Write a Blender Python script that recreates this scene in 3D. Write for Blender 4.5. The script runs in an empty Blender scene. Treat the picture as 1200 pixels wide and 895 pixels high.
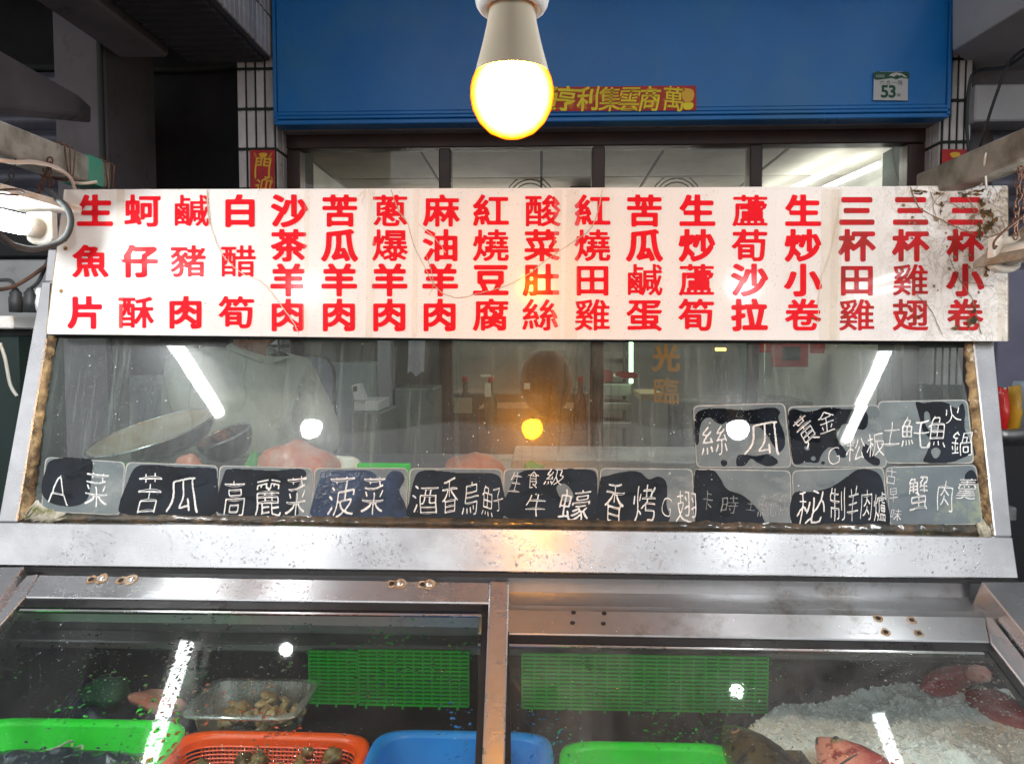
import bpy, bmesh, math, random
import numpy as np
from mathutils import Vector, Matrix, noise as mnoise
S = bpy.context.scene
COL = S.collection
random.seed(7)
R = math.radians
# ---------------------------------------------------------------- camera, sky, sun, exposure
FPX, CX, CY = 873.0, 600.0, 447.5
cam_d = bpy.data.cameras.new('camera'); cam = bpy.data.objects.new('camera', cam_d); COL.objects.link(cam)
cam_d.sensor_width = 36; cam_d.lens = FPX/1200*36; cam_d.clip_start = .05; cam_d.clip_end = 400
CAM = Vector((0, 0, 1.5)); cam.location = CAM
cam.rotation_euler = (R(90-3.0), 0, R(2.2)); S.camera = cam
CROT = cam.rotation_euler.to_matrix()
w = bpy.data.worlds.new('World'); S.world = w; w.use_nodes = True
nt = w.node_tree; sky = nt.nodes.new('ShaderNodeTexSky'); sky.sky_type = 'NISHITA'; sky.sun_disc = False
SUN_EL, SUN_AZ = R(52), R(200)
sky.sun_elevation = SUN_EL; sky.sun_rotation = SUN_AZ
hs = nt.nodes.new('ShaderNodeHueSaturation'); hs.inputs['Saturation'].default_value = .12
bg = nt.nodes['Background']; bg.inputs['Strength'].default_value = .06
nt.links.new(sky.outputs[0], hs.inputs['Color']); nt.links.new(hs.outputs[0], bg.inputs['Color'])
sd = bpy.data.lights.new('sun', 'SUN'); sd.energy = .12; sd.angle = R(14); sd.color = (1, .95, .88)
so = bpy.data.objects.new('sun', sd); COL.objects.link(so)
so.rotation_euler = (R(90)-SUN_EL, 0, R(-20))
S.view_settings.view_transform = 'Standard'; S.view_settings.look = 'None'
S.view_settings.exposure = 1.35; S.view_settings.gamma = 1
S.cycles.max_bounces = 10; S.cycles.transparent_max_bounces = 28; S.cycles.diffuse_bounces = 3
S.cycles.use_denoising = True; S.cycles.sample_clamp_indirect = 4
L_TUBE, L_WHITE, L_ROOM = 24, 76, 5

# ---------------------------------------------------------------- geometry helpers
def ray(px, py):
    return CROT @ Vector(((px-CX)/FPX, -(py-CY)/FPX, -1))
def PY(px, py, Y):
    d = ray(px, py); return CAM + d*(Y/d.y)
def PX(px, py, X):
    d = ray(px, py); return CAM + d*(X/d.x)
def PZ(px, py, z):
    d = ray(px, py); return CAM + d*((z-1.5)/d.z)
class Plane:
    def __init__(s, o, ex, eu):
        s.o = Vector(o); s.ex = Vector(ex).normalized(); s.eu = Vector(eu).normalized(); s.n = s.ex.cross(s.eu).normalized()
        if s.n.y > 0 or (abs(s.n.y) < 1e-6 and s.n.z < 0): s.n = -s.n
    def hit(s, px, py):
        d = ray(px, py); t = (s.o-CAM).dot(s.n)/d.dot(s.n); return CAM + d*t
    def st(s, px, py, h=0):
        d = ray(px, py); o = s.o + s.n*h
        p = CAM + d*((o-CAM).dot(s.n)/d.dot(s.n)); v = p-s.o; return v.dot(s.ex), v.dot(s.eu)
    def at(s, a, b, h=0): return s.o + s.ex*a + s.eu*b + s.n*h
def vplane(Y): return Plane((0, Y, 1.5), (1, 0, 0), (0, 0, 1))

def tag(o, label=None, cat=None, group=None, kind=None):
    if label: o['label'] = label
    if cat: o['category'] = cat
    if group: o['group'] = group
    if kind: o['kind'] = kind
    return o
def thing(name, loc, label, cat, group=None):
    o = bpy.data.objects.new(name, None); COL.objects.link(o); o.location = loc; o.empty_display_size = .05
    return tag(o, label, cat, group)
ORG = {}
def mk(name, verts, faces, m, parent=None, smooth=False, mesh_only=False):
    """one mesh object from world-space vertices; the origin goes to its base, or to its thing's origin"""
    verts = [Vector(v) for v in verts]
    root = parent
    while root is not None and root.parent is not None: root = root.parent
    if root is not None and root.name in ORG: o0 = ORG[root.name]
    elif root is not None: o0 = root.location.copy()
    else:
        xs = [v.x for v in verts]; ys = [v.y for v in verts]; zs = [v.z for v in verts]
        o0 = Vector(((min(xs)+max(xs))/2, (min(ys)+max(ys))/2, min(zs)))
    me = bpy.data.meshes.new(name); me.from_pydata([tuple(v-o0) for v in verts], [], faces)
    if isinstance(m, (list, tuple)):
        for q in m: me.materials.append(q)
    else: me.materials.append(m)
    me.validate(); me.update()
    if smooth: me.polygons.foreach_set('use_smooth', [True]*len(me.polygons))
    o = bpy.data.objects.new(name, me); COL.objects.link(o)
    if parent is None: o.location = o0
    else: o.parent = parent
    return o
def struct(o): o['kind'] = 'structure'; return o
def stuff(o): o['kind'] = 'stuff'; return o
def boxg(a, b):
    x0, y0, z0 = a; x1, y1, z1 = b
    v = [(x0,y0,z0),(x1,y0,z0),(x1,y1,z0),(x0,y1,z0),(x0,y0,z1),(x1,y0,z1),(x1,y1,z1),(x0,y1,z1)]
    f = [(0,3,2,1),(4,5,6,7),(0,1,5,4),(1,2,6,5),(2,3,7,6),(3,0,4,7)]
    return [Vector(q) for q in v], f
def bev(vf, r, seg=1):
    v, f = vf; bm = bmesh.new(); vs = [bm.verts.new(q) for q in v]
    for q in f: bm.faces.new([vs[i] for i in q])
    bmesh.ops.recalc_face_normals(bm, faces=bm.faces)
    bmesh.ops.bevel(bm, geom=list(bm.edges), offset=r, segments=seg, profile=.6, affect='EDGES', clamp_overlap=True)
    bm.verts.index_update(); out = [q.co.copy() for q in bm.verts], [[q.index for q in g.verts] for g in bm.faces]
    bm.free(); return out
def box(name, a, b, m, parent=None, r=.0015):
    v, f = boxg(a, b)
    if r: v, f = bev((v, f), r)
    return mk(name, v, f, m, parent)
def prism(top, bot):
    n = len(top); v = list(top)+list(bot)
    f = [tuple(range(n)), tuple(range(2*n-1, n-1, -1))] + [(i, i+n, (i+1) % n+n, (i+1) % n) for i in range(n)]
    return v, f
def slab(name, pl, poly, h0, h1, m, parent=None, r=.0015, st=False):
    """polygon traced in photo pixels on the real plane pl, extruded from height h0 (front) to h1"""
    pts = poly if st else [pl.st(x, y, h0) for x, y in poly]
    vf = prism([pl.at(a, b, h0) for a, b in pts], [pl.at(a, b, h1) for a, b in pts])
    if r: vf = bev(vf, r)
    else:
        bm = bmesh.new(); vs = [bm.verts.new(q) for q in vf[0]]
        for q in vf[1]: bm.faces.new([vs[i] for i in q])
        bmesh.ops.recalc_face_normals(bm, faces=bm.faces); bm.verts.index_update()
        vf = [q.co.copy() for q in bm.verts], [[q.index for q in g.verts] for g in bm.faces]; bm.free()
    return mk(name, vf[0], vf[1], m, parent)
def join(*vfs):
    V, F = [], []
    for v, f in vfs:
        k = len(V); V += list(v); F += [tuple(i+k for i in q) for q in f]
    return V, F
def tubeg(pts, rad, n=8, cap=True):
    pts = [Vector(p) for p in pts]; N = len(pts); V, F = [], []
    up = Vector((0, 0, 1)) if abs((pts[-1]-pts[0]).normalized().z) < .9 else Vector((1, 0, 0)); prev = None
    for i, p in enumerate(pts):
        d = (pts[min(i+1, N-1)]-pts[max(i-1, 0)]).normalized()
        a = d.cross(up) if prev is None else prev - d*prev.dot(d)
        if a.length < 1e-6: a = d.orthogonal()
        a.normalize(); prev = a; b = d.cross(a); rr = rad[i] if isinstance(rad, (list, tuple)) else rad
        for k in range(n):
            t = 2*math.pi*k/n; V.append(p + a*math.cos(t)*rr + b*math.sin(t)*rr)
    for i in range(N-1):
        for k in range(n): F.append((i*n+k, i*n+(k+1) % n, (i+1)*n+(k+1) % n, (i+1)*n+k))
    if cap: F += [tuple(range(n-1, -1, -1)), tuple((N-1)*n+k for k in range(n))]
    return V, F
def tube(name, pts, rad, m, parent=None, n=8): return mk(name, *tubeg(pts, rad, n), m, parent, smooth=True)
def smooth_path(P, k=6, closed=False):
    P = [Vector(p) for p in P]; n = len(P); out = []
    for i in range(n if closed else n-1):
        g = (lambda j: P[j % n]) if closed else (lambda j: P[max(0, min(n-1, j))])
        p0, p1, p2, p3 = g(i-1), g(i), g(i+1), g(i+2)
        for s in range(k):
            t = s/k; out.append(.5*((2*p1)+(p2-p0)*t+(2*p0-5*p1+4*p2-p3)*t*t+(3*p1-p0-3*p2+p3)*t**3))
    if not closed: out.append(P[-1])
    return out
def latheg(prof, c, n=32, axis='z', M=None):
    """prof: (radius, height) pairs"""
    V, F = [], []; c = Vector(c)
    for r, h in prof:
        for k in range(n):
            t = 2*math.pi*k/n; p = Vector((r*math.cos(t), r*math.sin(t), h))
            if M is not None: p = M @ p
            V.append(c+p)
    for i in range(len(prof)-1):
        for k in range(n): F.append((i*n+k, i*n+(k+1) % n, (i+1)*n+(k+1) % n, (i+1)*n+k))
    return V, F
def ellg(c, r, n=10, m=6, M=None, jit=0, seed=0):
    V, F = [], []; c = Vector(c)
    for i in range(m+1):
        p = math.pi*i/m
        for k in range(n):
            t = 2*math.pi*k/n; q = Vector((r[0]*math.sin(p)*math.cos(t), r[1]*math.sin(p)*math.sin(t), r[2]*math.cos(p)))
            if jit: q *= 1+jit*mnoise.noise(q.normalized()*1.7+Vector((seed, seed*.37, 0)))
            if M is not None: q = M @ q
            V.append(c+q)
    for i in range(m):
        for k in range(n): F.append((i*n+k, (i+1)*n+k, (i+1)*n+(k+1) % n, i*n+(k+1) % n))
    return V, F
def rotm(rx, ry, rz): return Matrix.Rotation(rz, 3, 'Z') @ Matrix.Rotation(ry, 3, 'Y') @ Matrix.Rotation(rx, 3, 'X')

# ---------------------------------------------------------------- raster fields -> flat contour meshes (lettering, smears)
def blur(A, n=1):
    for _ in range(n):
        B = A.copy(); B[1:] += A[:-1]; B[:-1] += A[1:]; B[0] += A[0]; B[-1] += A[-1]
        C = B.copy(); C[:, 1:] += B[:, :-1]; C[:, :-1] += B[:, 1:]; C[:, 0] += B[:, 0]; C[:, -1] += B[:, -1]
        A = C/9
    return A
def dilate(A, r):
    out = A.copy(); k = int(math.ceil(r)); H, W = A.shape
    for dy in range(-k, k+1):
        for dx in range(-k, k+1):
            if dx*dx+dy*dy <= r*r+.3:
                B = np.zeros_like(A)
                B[max(0, dy):H+min(0, dy), max(0, dx):W+min(0, dx)] = A[max(0, -dy):H-max(0, dy), max(0, -dx):W-max(0, dx)]
                out = np.maximum(out, B)
    return out
def contour(A, iso=.5):
    """grid -> (points in 0..1, faces)"""
    H, W = A.shape; idx, V, F = {}, [], []
    def vid(key, p):
        if key not in idx: idx[key] = len(V); V.append(p)
        return idx[key]
    ins = A > iso
    full = ins[:-1, :-1] & ins[1:, :-1] & ins[:-1, 1:] & ins[1:, 1:]
    anyi = (ins[:-1, :-1] | ins[1:, :-1] | ins[:-1, 1:] | ins[1:, 1:]) & ~full
    for j in range(H-1):
        i = 0; row = full[j]
        while i < W-1:
            if row[i]:
                e = i
                while e+1 < W-1 and row[e+1]: e += 1
                q = [vid((i, j), (i, j)), vid((e+1, j), (e+1, j)), vid((e+1, j+1), (e+1, j+1)), vid((i, j+1), (i, j+1))]
                F.append(q); i = e+1
            else: i += 1
    for j, i in zip(*np.nonzero(anyi)):
        j = int(j); i = int(i); c = [(i, j), (i+1, j), (i+1, j+1), (i, j+1)]; q = []
        for k in range(4):
            a, b = c[k], c[(k+1) % 4]; va, vb = A[a[1], a[0]], A[b[1], b[0]]
            if va > iso: q.append(vid(a, a))
            if (va > iso) != (vb > iso):
                t = float((iso-va)/(vb-va)); lo, hi = (a, b) if a < b else (b, a)
                q.append(vid((lo, hi), (a[0]+(b[0]-a[0])*t, a[1]+(b[1]-a[1])*t)))
        if len(set(q)) > 2: F.append(q)
    return [(x/(W-1), y/(H-1)) for x, y in V], F
def raster_tris(T, N, x0, y0, s):
    A = np.zeros((N, N), bool)
    for tri in T:
        P = [((x-x0)/s*N, (y-y0)/s*N) for x, y in tri]
        a, b = min(p[0] for p in P), max(p[0] for p in P); c, d = min(p[1] for p in P), max(p[1] for p in P)
        i0, i1, j0, j1 = max(0, int(a)), min(N, int(b)+2), max(0, int(c)), min(N, int(d)+2)
        if i1 <= i0 or j1 <= j0: continue
        X, Y = np.meshgrid(np.arange(i0, i1)+.5, np.arange(j0, j1)+.5)
        e = [(P[(k+1) % 3][0]-P[k][0])*(Y-P[k][1])-(P[(k+1) % 3][1]-P[k][1])*(X-P[k][0]) for k in range(3)]
        A[j0:j1, i0:i1] |= ((e[0] >= 0) & (e[1] >= 0) & (e[2] >= 0)) | ((e[0] <= 0) & (e[1] <= 0) & (e[2] <= 0))
    return A.astype(np.float32)
def raster_poly(P, W, H):
    A = np.zeros((H, W), bool); X, Y = np.meshgrid(np.arange(W)+.5, np.arange(H)+.5); n = len(P)
    for i in range(n):
        x0, y0 = P[i]; x1, y1 = P[(i+1) % n]
        if y0 == y1: continue
        c = ((Y >= min(y0, y1)) & (Y < max(y0, y1)) & (X < x0+(Y-y0)*(x1-x0)/(y1-y0))); A ^= c
    return A.astype(np.float32)
_tc = bpy.data.curves.new('glyph_source', 'FONT'); _to = bpy.data.objects.new('glyph_source', _tc); COL.objects.link(_to)
_tc.size = 1
def glyph_tris(ch):
    _tc.body = ch; bpy.context.view_layer.update(); dg = bpy.context.evaluated_depsgraph_get()
    me = bpy.data.meshes.new_from_object(_to.evaluated_get(dg)); me.calc_loop_triangles()
    T = [[tuple(me.vertices[i].co.xy) for i in t.vertices] for t in me.loop_triangles]
    bpy.data.meshes.remove(me); return T
def bbox(T):
    xs = [p[0] for t in T for p in t]; ys = [p[1] for t in T for p in t]; return min(xs), min(ys), max(xs), max(ys)
_b = bbox(glyph_tris('國')); EM = max(_b[2]-_b[0], _b[3]-_b[1])*1.02; ECX, ECY = (_b[0]+_b[2])/2, (_b[1]+_b[3])/2
def glyph_raster(ch, N):
    T = glyph_tris(ch); b = bbox(T)
    if ord(ch) < 256: s = max(b[2]-b[0], b[3]-b[1])*1.15; cx, cy = (b[0]+b[2])/2, (b[1]+b[3])/2
    else: s = EM*1.16; cx, cy = ECX, ECY
    return raster_tris(T, N, cx-s/2, cy-s/2, s)
GC = {}
def glyph_bold(ch, grow=1.0):
    k = ('b', ch, grow)
    if k not in GC:
        A = glyph_raster(ch, 168); cov = A.mean()
        r = float(np.interp(cov, [.15, .25, .3, .33, .36], [7.5, 6.2, 4.8, 3.7, 2.7]))
        r = {'紅': 4.2, '絲': 3.2, '筍': 4, '蔥': 3.6, '荀': 4, '蘆': 3, '燒': 3.6}.get(ch, r)*grow
        A = blur(dilate(A, r), int(r*1.5)) if grow > 0 else blur(A, 2); GC[k] = contour(A[::2, ::2])
    return GC[k]
def thin(A):
    A = A > .5; A = np.pad(A, 1)
    while True:
        ch = False
        for ph in (0, 1):
            P = [np.roll(A, s, (0, 1)) for s in ((1,0),(1,-1),(0,-1),(-1,-1),(-1,0),(-1,1),(0,1),(1,1))]
            B = sum(p.astype(int) for p in P); C = sum(((~P[i]) & P[(i+1) % 8]).astype(int) for i in range(8))
            if ph == 0: c = ~(P[0] & P[2] & P[4]) & ~(P[2] & P[4] & P[6])
            else: c = ~(P[0] & P[2] & P[6]) & ~(P[0] & P[4] & P[6])
            D = A & (B >= 2) & (B <= 6) & (C == 1) & c
            if D.any(): A = A & ~D; ch = True
        if not ch: break
    return A[1:-1, 1:-1].astype(np.float32)
def glyph_hand(ch, r=1.6):
    k = ('h', ch, r)
    if k not in GC: GC[k] = contour(blur(dilate(thin(blur(glyph_raster(ch, 84), 1)), r), 1), .42)
    return GC[k]
def letter(name, pl, g, cx, cy, wpx, hpx, h, m, parent, rot=0, wob=0, shear=0, seed=0, grid=1.16):
    """glyph g centred at photo pixel cx,cy (em box wpx*hpx) laid on plane pl at height h"""
    V, F = g; out = []; rnd = random.Random(seed); a = [rnd.uniform(0, 6.3) for _ in range(6)]
    c, s = math.cos(R(rot)), math.sin(R(rot))
    for x, y in V:
        X, Y = (x-.5)*grid, (y-.5)*grid
        if wob:
            X += wob*(math.sin(Y*5+a[0])+.6*math.sin(X*7+a[1]))*.5; Y += wob*(math.sin(X*5+a[2])+.6*math.sin(Y*6+a[3]))*.5
        X += shear*Y; X, Y = X*wpx, Y*hpx
        X, Y = X*c-Y*s, X*s+Y*c
        out.append(pl.at(*pl.st(cx+X, cy-Y, h), h))
    return mk(name, out, F, m, parent)
def outline(name, pl, poly, h, m, parent, holes=(), res=1.0, k=5, soft=3, thick=0):
    """smooth-edged flat patch traced in photo pixels"""
    xs = [p[0] for p in poly]; ys = [p[1] for p in poly]; x0, x1, y0, y1 = min(xs)-6, max(xs)+6, min(ys)-6, max(ys)+6
    W, H = int((x1-x0)/res), int((y1-y0)/res)
    f = lambda Q: [(p.x, p.y) for p in smooth_path([((x-x0)/res, (y-y0)/res, 0) for x, y in Q], k, True)]
    A = raster_poly(f(poly), W, H)
    for q in holes: A = np.minimum(A, 1-raster_poly(f(q), W, H))
    A = blur(A, soft); A[0] = 0; A[-1] = 0; A[:, 0] = 0; A[:, -1] = 0
    V, F = contour(A); P = []
    for x, y in V: P.append(pl.at(*pl.st(x0+x*(W-1)*res+.5, y0+y*(H-1)*res+.5, h), h))
    return mk(name, P, F, m, parent)
# ---------------------------------------------------------------- materials
def N(t, k, **kw):
    n = t.nodes.new(k)
    for a, b in kw.items():
        if a in n.inputs: n.inputs[a].default_value = b
        else: setattr(n, a, b)
    return n
def L(t, a, b): t.links.new(a, b)
def mixc(t, f, a, b):
    n = t.nodes.new('ShaderNodeMix'); n.data_type = 'RGBA'
    for s, v in ((0, f), (6, a), (7, b)):
        if hasattr(v, 'links'): t.links.new(v, n.inputs[s])
        else: n.inputs[s].default_value = (*v, 1) if isinstance(v, tuple) and len(v) == 3 else v
    return n.outputs[2]
def ramp(t, src, a, b, va=0, vb=1):
    n = t.nodes.new('ShaderNodeMapRange'); n.inputs[1].default_value = a; n.inputs[2].default_value = b
    n.inputs[3].default_value = va; n.inputs[4].default_value = vb; t.links.new(src, n.inputs[0]); return n.outputs[0]
def math_(t, op, a, b=None):
    n = t.nodes.new('ShaderNodeMath'); n.operation = op
    for i, v in enumerate((a, b)):
        if v is None: continue
        if hasattr(v, 'links'): t.links.new(v, n.inputs[i])
        else: n.inputs[i].default_value = v
    return n.outputs[0]
def noise(t, scale, detail=4, rough=.6, stretch=None, dist=0, src='Object'):
    tc = t.nodes.new('ShaderNodeTexCoord'); n = t.nodes.new('ShaderNodeTexNoise')
    n.inputs['Scale'].default_value = scale; n.inputs['Detail'].default_value = detail; n.inputs['Roughness'].default_value = rough
    n.inputs['Distortion'].default_value = dist; o = tc.outputs[src]
    if stretch:
        mp = t.nodes.new('ShaderNodeMapping'); mp.inputs['Scale'].default_value = stretch; t.links.new(o, mp.inputs[0]); o = mp.outputs[0]
    t.links.new(o, n.inputs[0]); return n.outputs[0]
def new(name):
    m = bpy.data.materials.new(name); m.use_nodes = True; return m, m.node_tree, m.node_tree.nodes['Principled BSDF']
def mat(name, c, c2=None, scale=8, lo=.4, hi=.65, rough=.5, metal=0, bump=0, bscale=60, stretch=None, coat=0, emit=None, es=0,
        rv=0, dirt=None, dscale=3, dlo=.5, dhi=.7, trans=0, ior=1.45, sss=0, rand=0, spec=.5):
    m, t, b = new(name); col = (*c, 1); cs = None
    if c2: cs = mixc(t, ramp(t, noise(t, scale, stretch=stretch), lo, hi), tuple(c), tuple(c2))
    if dirt: cs = mixc(t, ramp(t, noise(t, dscale, 8, .7), dlo, dhi), cs if cs else tuple(c), tuple(dirt))
    if rand:
        oi = t.nodes.new('ShaderNodeObjectInfo'); h = N(t, 'ShaderNodeHueSaturation')
        L(t, ramp(t, oi.outputs['Random'], 0, 1, 1-rand, 1+rand), h.inputs['Value'])
        if cs: L(t, cs, h.inputs['Color'])
        else: h.inputs['Color'].default_value = col
        cs = h.outputs[0]
    if cs: L(t, cs, b.inputs['Base Color'])
    else: b.inputs['Base Color'].default_value = col
    b.inputs['Metallic'].default_value = metal; b.inputs['Roughness'].default_value = rough; b.inputs['IOR'].default_value = ior
    b.inputs['Coat Weight'].default_value = coat; b.inputs['Specular IOR Level'].default_value = spec; b.inputs['Coat Roughness'].default_value = .02 if coat >= .6 else .08
    b.inputs['Transmission Weight'].default_value = trans
    if sss: b.inputs['Subsurface Weight'].default_value = sss; b.inputs['Subsurface Radius'].default_value = (.01, .004, .002)
    if rv: L(t, ramp(t, noise(t, scale*1.7, 5, stretch=stretch), .3, .7, max(.02, rough-rv), min(1, rough+rv)), b.inputs['Roughness'])
    if bump:
        bp = N(t, 'ShaderNodeBump', Strength=bump, Distance=.002); L(t, noise(t, bscale, 5, stretch=stretch), bp.inputs['Height']); L(t, bp.outputs[0], b.inputs['Normal'])
    if emit: b.inputs['Emission Color'].default_value = (*emit, 1); b.inputs['Emission Strength'].default_value = es
    return m
def emis(name, c, s, edge=None):
    m, t, b = new(name); e = N(t, 'ShaderNodeEmission', Strength=s); e.inputs[0].default_value = (*c, 1)
    if edge:
        lw = N(t, 'ShaderNodeLayerWeight', Blend=.5); L(t, mixc(t, math_(t, 'SUBTRACT', 1, math_(t, 'POWER', math_(t, 'SUBTRACT', 1, ramp(t, lw.outputs['Facing'], .3, .8)), 2.5)), tuple(c), tuple(edge)), e.inputs[0])
    L(t, e.outputs[0], t.nodes['Material Output'].inputs[0]); return m
def glassm(name, dust=.1, dcol=(.55, .6, .57), tint=(.9, .95, .93), speck=.3, halo=.1, streak=.2, refl=1.0, dscale=6, drops=0, fog=None, wave=0):
    """thin pane: clear + mirror reflection + dusty film (a diffuse share and a soft glossy share)"""
    m, t, b = new(name); t.nodes.remove(b)
    tr = N(t, 'ShaderNodeBsdfTransparent'); tr.inputs[0].default_value = (*tint, 1)
    gl = N(t, 'ShaderNodeBsdfGlossy', Roughness=.03); gl.inputs[0].default_value = (1, 1, 1, 1)
    gs = N(t, 'ShaderNodeBsdfGlossy', Roughness=.28); gs.inputs[0].default_value = (.9, .9, .9, 1)
    df = N(t, 'ShaderNodeBsdfDiffuse'); df.inputs[0].default_value = (*dcol, 1)
    geo = N(t, 'ShaderNodeNewGeometry'); front = math_(t, 'SUBTRACT', 1, geo.outputs['Backfacing'])
    fr = N(t, 'ShaderNodeFresnel', IOR=1.5)
    fine = ramp(t, noise(t, 520, 2, .6), .52, .72)
    patch = ramp(t, noise(t, dscale, 8, .72, dist=.6), .38, .68)
    strk = math_(t, 'ADD', ramp(t, noise(t, 80, 4, .6, stretch=(1, .05, .04)), .56, .7), ramp(t, noise(t, 16, 5, .7, stretch=(1, .12, .1)), .5, .75))
    d = math_(t, 'ADD', math_(t, 'MULTIPLY', math_(t, 'MULTIPLY', fine, patch), speck), math_(t, 'ADD', math_(t, 'MULTIPLY', patch, dust), math_(t, 'MULTIPLY', strk, streak*dust*2)))
    d = math_(t, 'ADD', d, dust*.2)
    if fog:
        tc = N(t, 'ShaderNodeTexCoord'); sp = N(t, 'ShaderNodeSeparateXYZ'); L(t, tc.outputs['Object'], sp.inputs[0])
        g = ramp(t, sp.outputs[fog[0]], fog[1], fog[2], 0, fog[3]); g = math_(t, 'MULTIPLY', g, ramp(t, noise(t, 9, 8, .7), .3, .6, .3, 1)); d = math_(t, 'ADD', d, g)
    d = math_(t, 'MINIMUM', d, .92)
    nb = None
    if drops:
        tc = N(t, 'ShaderNodeTexCoord'); vo = N(t, 'ShaderNodeTexVoronoi', Scale=150.0); L(t, tc.outputs['Object'], vo.inputs[0])
        bp = N(t, 'ShaderNodeBump', Strength=drops, Distance=.002); L(t, ramp(t, vo.outputs['Distance'], .12, .3, 1, 0), bp.inputs['Height']); nb = bp.outputs[0]
    if wave:
        bp = N(t, 'ShaderNodeBump', Strength=wave, Distance=.02); L(t, noise(t, 5, 1, .4), bp.inputs['Height'])
        if nb: L(t, nb, bp.inputs['Normal'])
        nb = bp.outputs[0]
    if nb: L(t, nb, gl.inputs['Normal'])
    m1 = N(t, 'ShaderNodeMixShader'); L(t, math_(t, 'MULTIPLY', math_(t, 'MULTIPLY', fr.outputs[0], front), refl), m1.inputs[0]); L(t, tr.outputs[0], m1.inputs[1]); L(t, gl.outputs[0], m1.inputs[2])
    m2 = N(t, 'ShaderNodeMixShader'); L(t, math_(t, 'MULTIPLY', front, d), m2.inputs[0]); L(t, m1.outputs[0], m2.inputs[1]); L(t, df.outputs[0], m2.inputs[2])
    m3 = N(t, 'ShaderNodeMixShader'); L(t, math_(t, 'MULTIPLY', math_(t, 'MULTIPLY', front, halo), math_(t, 'ADD', .4, math_(t, 'MULTIPLY', fine, 1.2))), m3.inputs[0]); L(t, m2.outputs[0], m3.inputs[1]); L(t, gs.outputs[0], m3.inputs[2])
    L(t, m3.outputs[0], t.nodes['Material Output'].inputs[0]); return m
M = {}
def steelm(name, base=.55, rough=.28, stretch=(1.5, 14, 14), grime=None, drop=.3, bs=1.0):
    m, t, b = new(name)
    n1 = noise(t, 6, 6, .65); n2 = noise(t, 12, 3, .5, stretch=stretch)
    c = mixc(t, ramp(t, n1, .35, .7), (base, base, base*1.01), (base*.72, base*.72, base*.74))
    b.inputs['Anisotropic'].default_value = .75; cb = N(t, 'ShaderNodeCombineXYZ'); cb.inputs[0].default_value = 1; L(t, cb.outputs[0], b.inputs['Tangent']); b.inputs['Anisotropic Rotation'].default_value = .25
    if grime: c = mixc(t, ramp(t, noise(t, 5, 10, .75), .55, .75), c, grime)
    L(t, c, b.inputs['Base Color']); b.inputs['Metallic'].default_value = 1
    L(t, ramp(t, math_(t, 'ADD', math_(t, 'MULTIPLY', n1, .85), math_(t, 'MULTIPLY', n2, .15)), .3, .7, rough-.07, rough+.1), b.inputs['Roughness'])
    bp = N(t, 'ShaderNodeBump', Strength=.012*bs, Distance=.001); L(t, n2, bp.inputs['Height'])
    tc = N(t, 'ShaderNodeTexCoord'); vo = N(t, 'ShaderNodeTexVoronoi', Scale=210.0); L(t, tc.outputs['Object'], vo.inputs[0])
    dr = math_(t, 'MULTIPLY', ramp(t, vo.outputs['Distance'], .1, .28, 1, 0), ramp(t, noise(t, 11, 6, .7), .5, .6))
    b2 = N(t, 'ShaderNodeBump', Strength=drop, Distance=.0015); L(t, dr, b2.inputs['Height']); L(t, bp.outputs[0], b2.inputs['Normal']); L(t, b2.outputs[0], b.inputs['Normal'])
    M[name] = m; return m
steelm('steel', .78, .26, drop=.0); steelm('steel_in', .28, .4, drop=.1); steelm('steel_grime', .55, .34, grime=(.12, .08, .03)); steelm('steel_dull', .38, .42, grime=(.08, .07, .03), drop=.1)
M['gasket'] = mat('gasket', (.012, .012, .013), rough=.35, rv=.15, bump=.3)
M['dark'] = mat('dark', (.008, .008, .009), rough=.7)
# painted plastic menu board with dirt of its own
m, t, b = new('board'); M['board'] = m
base = mixc(t, ramp(t, noise(t, 3, 5), .35, .7), (.78, .785, .785), (.7, .7, .69))
base = mixc(t, math_(t, 'MULTIPLY', ramp(t, noise(t, 300, 2), .66, .7), .5), base, (.28, .24, .2))
base = mixc(t, math_(t, 'MULTIPLY', ramp(t, noise(t, 14, 6, .7, stretch=(1, 1, .06)), .56, .75), .22), base, (.5, .42, .32))
tc = N(t, 'ShaderNodeTexCoord'); sp = N(t, 'ShaderNodeSeparateXYZ'); L(t, tc.outputs['Object'], sp.inputs[0])
gx = ramp(t, sp.outputs[0], .58, .8); gz = ramp(t, sp.outputs[2], .02, .26, .45, 1.0); g = math_(t, 'MULTIPLY', gx, gz)
vein = ramp(t, math_(t, 'ABSOLUTE', math_(t, 'SUBTRACT', noise(t, 22, 6, .7, dist=1.2), .5)), .004, .03, 1, 0)
base = mixc(t, math_(t, 'MULTIPLY', math_(t, 'MULTIPLY', vein, ramp(t, noise(t, 6, 4), .32, .5)), math_(t, 'MULTIPLY', g, 1.0)), base, (.07, .06, .04))
base = mixc(t, math_(t, 'MULTIPLY', math_(t, 'MULTIPLY', g, .75), ramp(t, noise(t, 16, 8, .7), .42, .62)), base, (.36, .28, .18))
base = mixc(t, math_(t, 'MULTIPLY', math_(t, 'MULTIPLY', g, .9), ramp(t, noise(t, 60, 8, .75), .58, .66)), base, (.1, .085, .06))
base = mixc(t, math_(t, 'MULTIPLY', ramp(t, math_(t, 'ADD', noise(t, 13, 9, .75), math_(t, 'MULTIPLY', g, .12)), .6, .72), g), base, (.22, .13, .05))
L(t, base, b.inputs['Base Color']); b.inputs['Roughness'].default_value = .42; b.inputs['Coat Weight'].default_value = .45; b.inputs['Coat Roughness'].default_value = .11
bp = N(t, 'ShaderNodeBump', Strength=.05, Distance=.01); L(t, noise(t, 9, 3), bp.inputs['Height']); L(t, bp.outputs[0], b.inputs['Coat Normal'])
m, t, b = new('red_vinyl'); M['red_vinyl'] = m
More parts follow.
